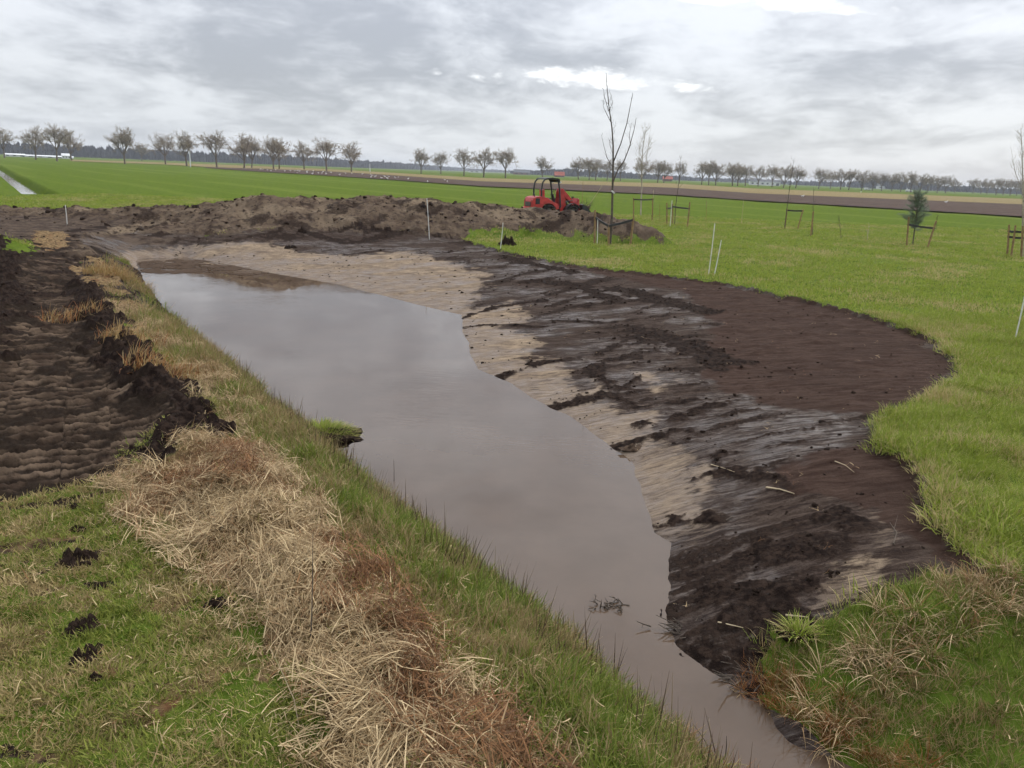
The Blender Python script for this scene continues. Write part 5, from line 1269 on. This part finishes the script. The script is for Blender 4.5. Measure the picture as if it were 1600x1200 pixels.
# twigs lying on the mud
def twig(pix, r, label, mat=None, lift=0.012, nm='twig', cat='twig', side=0):
    pts = [ground_at(*q) + np.array([0, 0, lift]) for q in pix]; b = pts[0]; mb = MB(); q = [p - b for p in pts]
    mb.tube(q, [r * (1 - 0.55 * i / (len(q) - 1)) for i in range(len(q))], 6)
    rg = np.random.default_rng(int(pix[0][0]))
    for i in range(side):
        t = rg.uniform(0.3, 0.95); k = min(int(t * (len(q) - 1)), len(q) - 2); p = q[k] + (q[k + 1] - q[k]) * (t * (len(q) - 1) - k)
        mb.tube([p, p + np.append(rg.normal(0, 0.07, 2), rg.uniform(0.0, 0.09))], [r * 0.5, r * 0.25], 4)
    o = mb.build(nm, mat or MT_PALEWOOD); o.location = b; return tag(o, label, cat, 'twigs lying on the mud')
twig([(1196, 769), (1218, 773), (1240, 780)], 0.010, 'pale peeled branch lying on the dark mud of the right bank')
twig([(1304, 724), (1320, 733), (1334, 742)], 0.005, 'thin bowed twig on the brown soil above the pale branch')
twig([(1110, 732), (1128, 736), (1147, 744)], 0.005, 'thin pale twig on a dark mud ridge left of the pale branch')
twig([(1134, 818), (1144, 812)], 0.008, 'short dark twig above the mud ledge', MT_YBARK)
twig([(1225, 978), (1262, 972)], 0.008, 'pale reed stalk beside the tuft of the right bank')
twig([(1120, 985), (1160, 992)], 0.006, 'thin stalk across the black mud near the water')
twig([(1395, 856), (1400, 838), (1390, 820)], 0.006, 'dark crooked twig near the turf edge at lower right', MT_YBARK, side=3)
def water_brush(px, n, L, label, seed, spread, z=ZW + 0.02, mat=None):
    p = P(px[0], px[1], z); rg = np.random.default_rng(seed); mb = MB()
    for i in range(n):
        a = Vector((rg.normal(0, spread), rg.normal(0, spread * 0.5), 0)); d = Vector((rg.normal(-0.8, 0.5), rg.normal(0.0, 0.5), rg.uniform(0.05, 0.5))).normalized(); l = L * rg.uniform(0.4, 1)
        mid = a + d * l * 0.5 + Vector(rg.normal(0, 0.015, 3)); e = a + d * l
        mb.tube([a, mid, e], [0.008, 0.006, 0.003], 4, False)
        mb.tube([mid, mid + (d + Vector(rg.normal(0, 0.6, 3))).normalized() * l * 0.3], [0.004, 0.002], 3, False)
    o = mb.build('brush_twigs', mat or MT_YBARK); o.location = p; tag(o, label, 'twigs')
water_brush((1080, 985), 20, 0.28, 'dark brush twigs reaching from the black mud over the water', 51, 0.10)
water_brush((1185, 1062), 24, 0.25, 'dead stalks dipping into the water below the right bank', 53, 0.12)
water_brush((958, 946), 22, 0.09, 'raft of dark debris floating in the ditch mouth', 55, 0.07, ZW + 0.005)
0 and water_brush((1004, 965), 9, 0.06, 'few floating bits right of the dark debris', 57, 0.06, ZW + 0.004, MT_PALEWOOD)
def stem(pa, pb, label, r, mat, bend=0.02):
    f = ground_at(*pb); t = PD(pa[0], pa[1], f[1]); d = t - f
    o = MB().tube([d * 0 - np.array([0, 0, 0.05]), d * 0.35 + np.array([bend, 0, 0]), d * 0.7 + np.array([bend * 0.6, 0, 0]), d], [r, r * 0.85, r * 0.6, r * 0.3], 5).build('dry_stalk', mat); o.location = f
    tag(o, label, 'stalk', 'single dry stalks')
stem((489, 830), (484, 1012), 'tall dark stalk standing up from the straw ridge', 0.0042, MT_YBARK, 0.006)
stem((421, 1010), (470, 1150), 'yellow stalk leaning at the near straw edge', 0.003, MT_PALEWOOD)
stem((640, 1050), (642, 1170), 'thin upright stalk in the near straw', 0.0025, MT_PALEWOOD)
stem((1082, 1130), (1108, 1185), 'forked dark stem at the lower water edge', 0.004, MT_YBARK)
stem((1135, 1150), (1125, 1200), 'short dark stem at the bottom of the left bank', 0.005, MT_YBARK)
stem((1107, 1120), (1105, 1190), 'thin tan stem at the lower water edge', 0.003, MT_PALEWOOD)
stem((615, 718), (612, 768), 'thin stem standing at the left waterline below the tussock', 0.005, MT_YBARK)
stem((240, 1140), (252, 1092), 'loose pale reed leaf lying on the near lawn', 0.006, MT_PALEWOOD)

# ------------------------------------------------------------------ gulls on the plough
def gull_mesh():
    mb = MB(); prof = [(-0.22, 0.01, 0.20), (-0.14, 0.045, 0.19), (-0.02, 0.075, 0.18), (0.08, 0.07, 0.20), (0.14, 0.045, 0.25), (0.18, 0.045, 0.30), (0.22, 0.03, 0.31), (0.26, 0.006, 0.30)]
    mb.tube([(x_, 0, z_) for x_, r, z_ in prof], [r for x_, r, z_ in prof], 8)
    for s in (-1, 1):
        mb.tube([(0.08, s * 0.06, 0.22), (-0.08, s * 0.07, 0.21), (-0.26, s * 0.02, 0.20)], [0.02, 0.035, 0.006], 6); mb.tube([(0, s * 0.03, 0.14), (0, s * 0.03, 0.0)], [0.008, 0.008], 4)
    return mb.mesh('gull', MT_GULL, True)
GM = gull_mesh(); rg = np.random.default_rng(90)
for i in range(46):
    px = rg.uniform(400, 615) if i < 40 else rg.uniform(615, 720); f = (px - 400) / 350; top = np.interp(px, [q[0] for q in plough_top], [q[1] for q in plough_top]); bot = np.interp(px, [q[0] for q in plough_bot[::-1]], [q[1] for q in plough_bot[::-1]])
    p = P(px, rg.uniform(top + 0.8, bot - 0.8), 0.16); g = bpy.data.objects.new('gull', GM); COL.objects.link(g); g.location = p; g.rotation_euler = (0, 0, rg.uniform(0, 6.28)); k = rg.uniform(1.0, 1.35); g.scale = (k, k, k)
    tag(g, 'white gull resting with the flock on the brown ploughed field', 'gull', 'gulls on the ploughed field')
for px, py, lab in [(1254, 308.5, 'lone gull on the ploughed field above the mid meadow post'), (1478, 317.5, 'lone gull on the ploughed field right of the pine'), (1345, 301, 'lone gull on the stubble left of the pine')]:
    g = bpy.data.objects.new('gull', GM); COL.objects.link(g); g.location = P(px, py, 0.16); g.scale = (1.4,) * 3; tag(g, lab, 'gull', 'gulls on the ploughed field')

# ------------------------------------------------------------------ far farms and vehicles
def farm(px, D, size, roofh, wall_m, roof_m, label, rz=0.1, nwin=3, cat='building'):
    L, W, H = size; o = empty('farm_building', at_dist(px, D), math.radians(90) * 0 - math.atan2(at_dist(px, D)[0], D) + rz)
    MB().box((0, 0, H / 2), (L, W, H)).build('wall', wall_m, o)
    V = [(-L / 2 - .3, -W / 2 - .4, H - .1), (L / 2 + .3, -W / 2 - .4, H - .1), (L / 2 + .3, W / 2 + .4, H - .1), (-L / 2 - .3, W / 2 + .4, H - .1), (-L / 2 - .3, 0, H + roofh), (L / 2 + .3, 0, H + roofh)]
    MB().add(V, [(0, 1, 5, 4), (2, 3, 4, 5), (0, 4, 3), (1, 2, 5), (3, 2, 1, 0)]).build('roof', roof_m, o)
    for i in range(nwin):
        x_ = -L / 2 + L * (i + 0.5) / nwin; MB().box((x_, -W / 2 - 0.03, H * 0.5), (L / nwin * 0.4, 0.08, H * 0.35)).build('window', MT_GLASS, o)
    MB().box((L * 0.42, -W / 2 - 0.03, H * 0.38), (min(3, L * 0.1), 0.1, H * 0.7)).build('door', MT_FARGREY, o)
    tag(o, label, cat, 'far farm buildings')
farm(22, 640, (12, 8, 1.3), 0.8, MT_FARW, MT_FARW, 'small white shed at the far left horizon')
farm(70, 640, (34, 8, 1.0), 0.7, MT_FARW, MT_FARW, 'long low white shed roof behind the trio of trees', 0.05, 6)
farm(103, 620, (5, 5, 2.0), 1.4, MT_FARW, MT_FARW, 'little white hut at the foot of the trio of trees')
farm(745, 1300, (26, 10, 2.5), 3, MT_FARW, MT_FARGREY, 'low white farm building in the gap of the skyline trees')
farm(815, 1100, (22, 12, 3), 4, MT_FARBRICK, MT_FARGREY, 'grey roofed farm left of the lone domed tree')
farm(874, 760, (9, 8, 1.6), 3.4, MT_FARBRICK, MT_FARROOF, 'red roofed house above the canopy of the loader')
farm(1043, 800, (9, 8, 2.2), 2.6, MT_FARBRICK, MT_FARROOF, 'red roofed house behind the even row of trees')
farm(1195, 760, (26, 12, 3.2), 2.0, MT_FARW, MT_FARGREY, 'long white barn left of the grove row', 0.05, 6)
farm(1180, 1000, (14, 10, 4), 3.0, MT_FARW, MT_FARGREY, 'pale farmhouse behind the long white barn')
farm(1385, 1200, (24, 12, 4), 3.0, MT_FARW, MT_FARGREY, 'white barn half hidden in the grove row')
def car(px, D, label, rz):
    p = at_dist(px, D); o = empty('parked_van', p, rz)
    MB().prism([(-2.2, 0.4), (-2.25, 1.0), (-2.1, 1.85), (0.7, 1.9), (1.4, 1.2), (2.2, 1.0), (2.3, 0.45)], -0.85, 0.85, 0.03).build('body', MT_FARW, o)
    MB().prism([(0.0, 1.25), (0.0, 1.78), (0.66, 1.8), (1.25, 1.25)], -0.87, 0.87).build('window', MT_GLASS, o)
    for x_ in (-1.4, 1.4):
        for s in (-1, 1): MB().lathe([(0.001, -0.1), (0.33, -0.1), (0.33, 0.1), (0.001, 0.1)], (x_, s * 0.8, 0.33), 'y', 14).build('wheel', MT_TYRE, o)
    tag(o, label, 'van', 'white vehicles on the far road')
car(1356, 640, 'white van left of the pine on the far road', 0.2)
car(1421, 640, 'white van above the pine on the far road', 0.1)

# ------------------------------------------------------------------ the air
def haze_box():
    mb = MB(); mb.box((0, 0, 9.5), (8800, 8800, 25.0)); mt = bpy.data.materials.new('damp_air'); mt.use_nodes = True; t = NT(mt.node_tree); t.n.clear()
    out = t.node('ShaderNodeOutputMaterial'); v = t.node('ShaderNodeVolumePrincipled'); v.inputs['Color'].default_value = (0.86, 0.92, 1, 1); v.inputs['Density'].default_value = 0.0002
    t.l.new(v.outputs[0], out.inputs['Volume']); o = mb.build('haze', mt); tag(o, 'thin damp air over the fields', None, None, 'stuff')
haze_box()
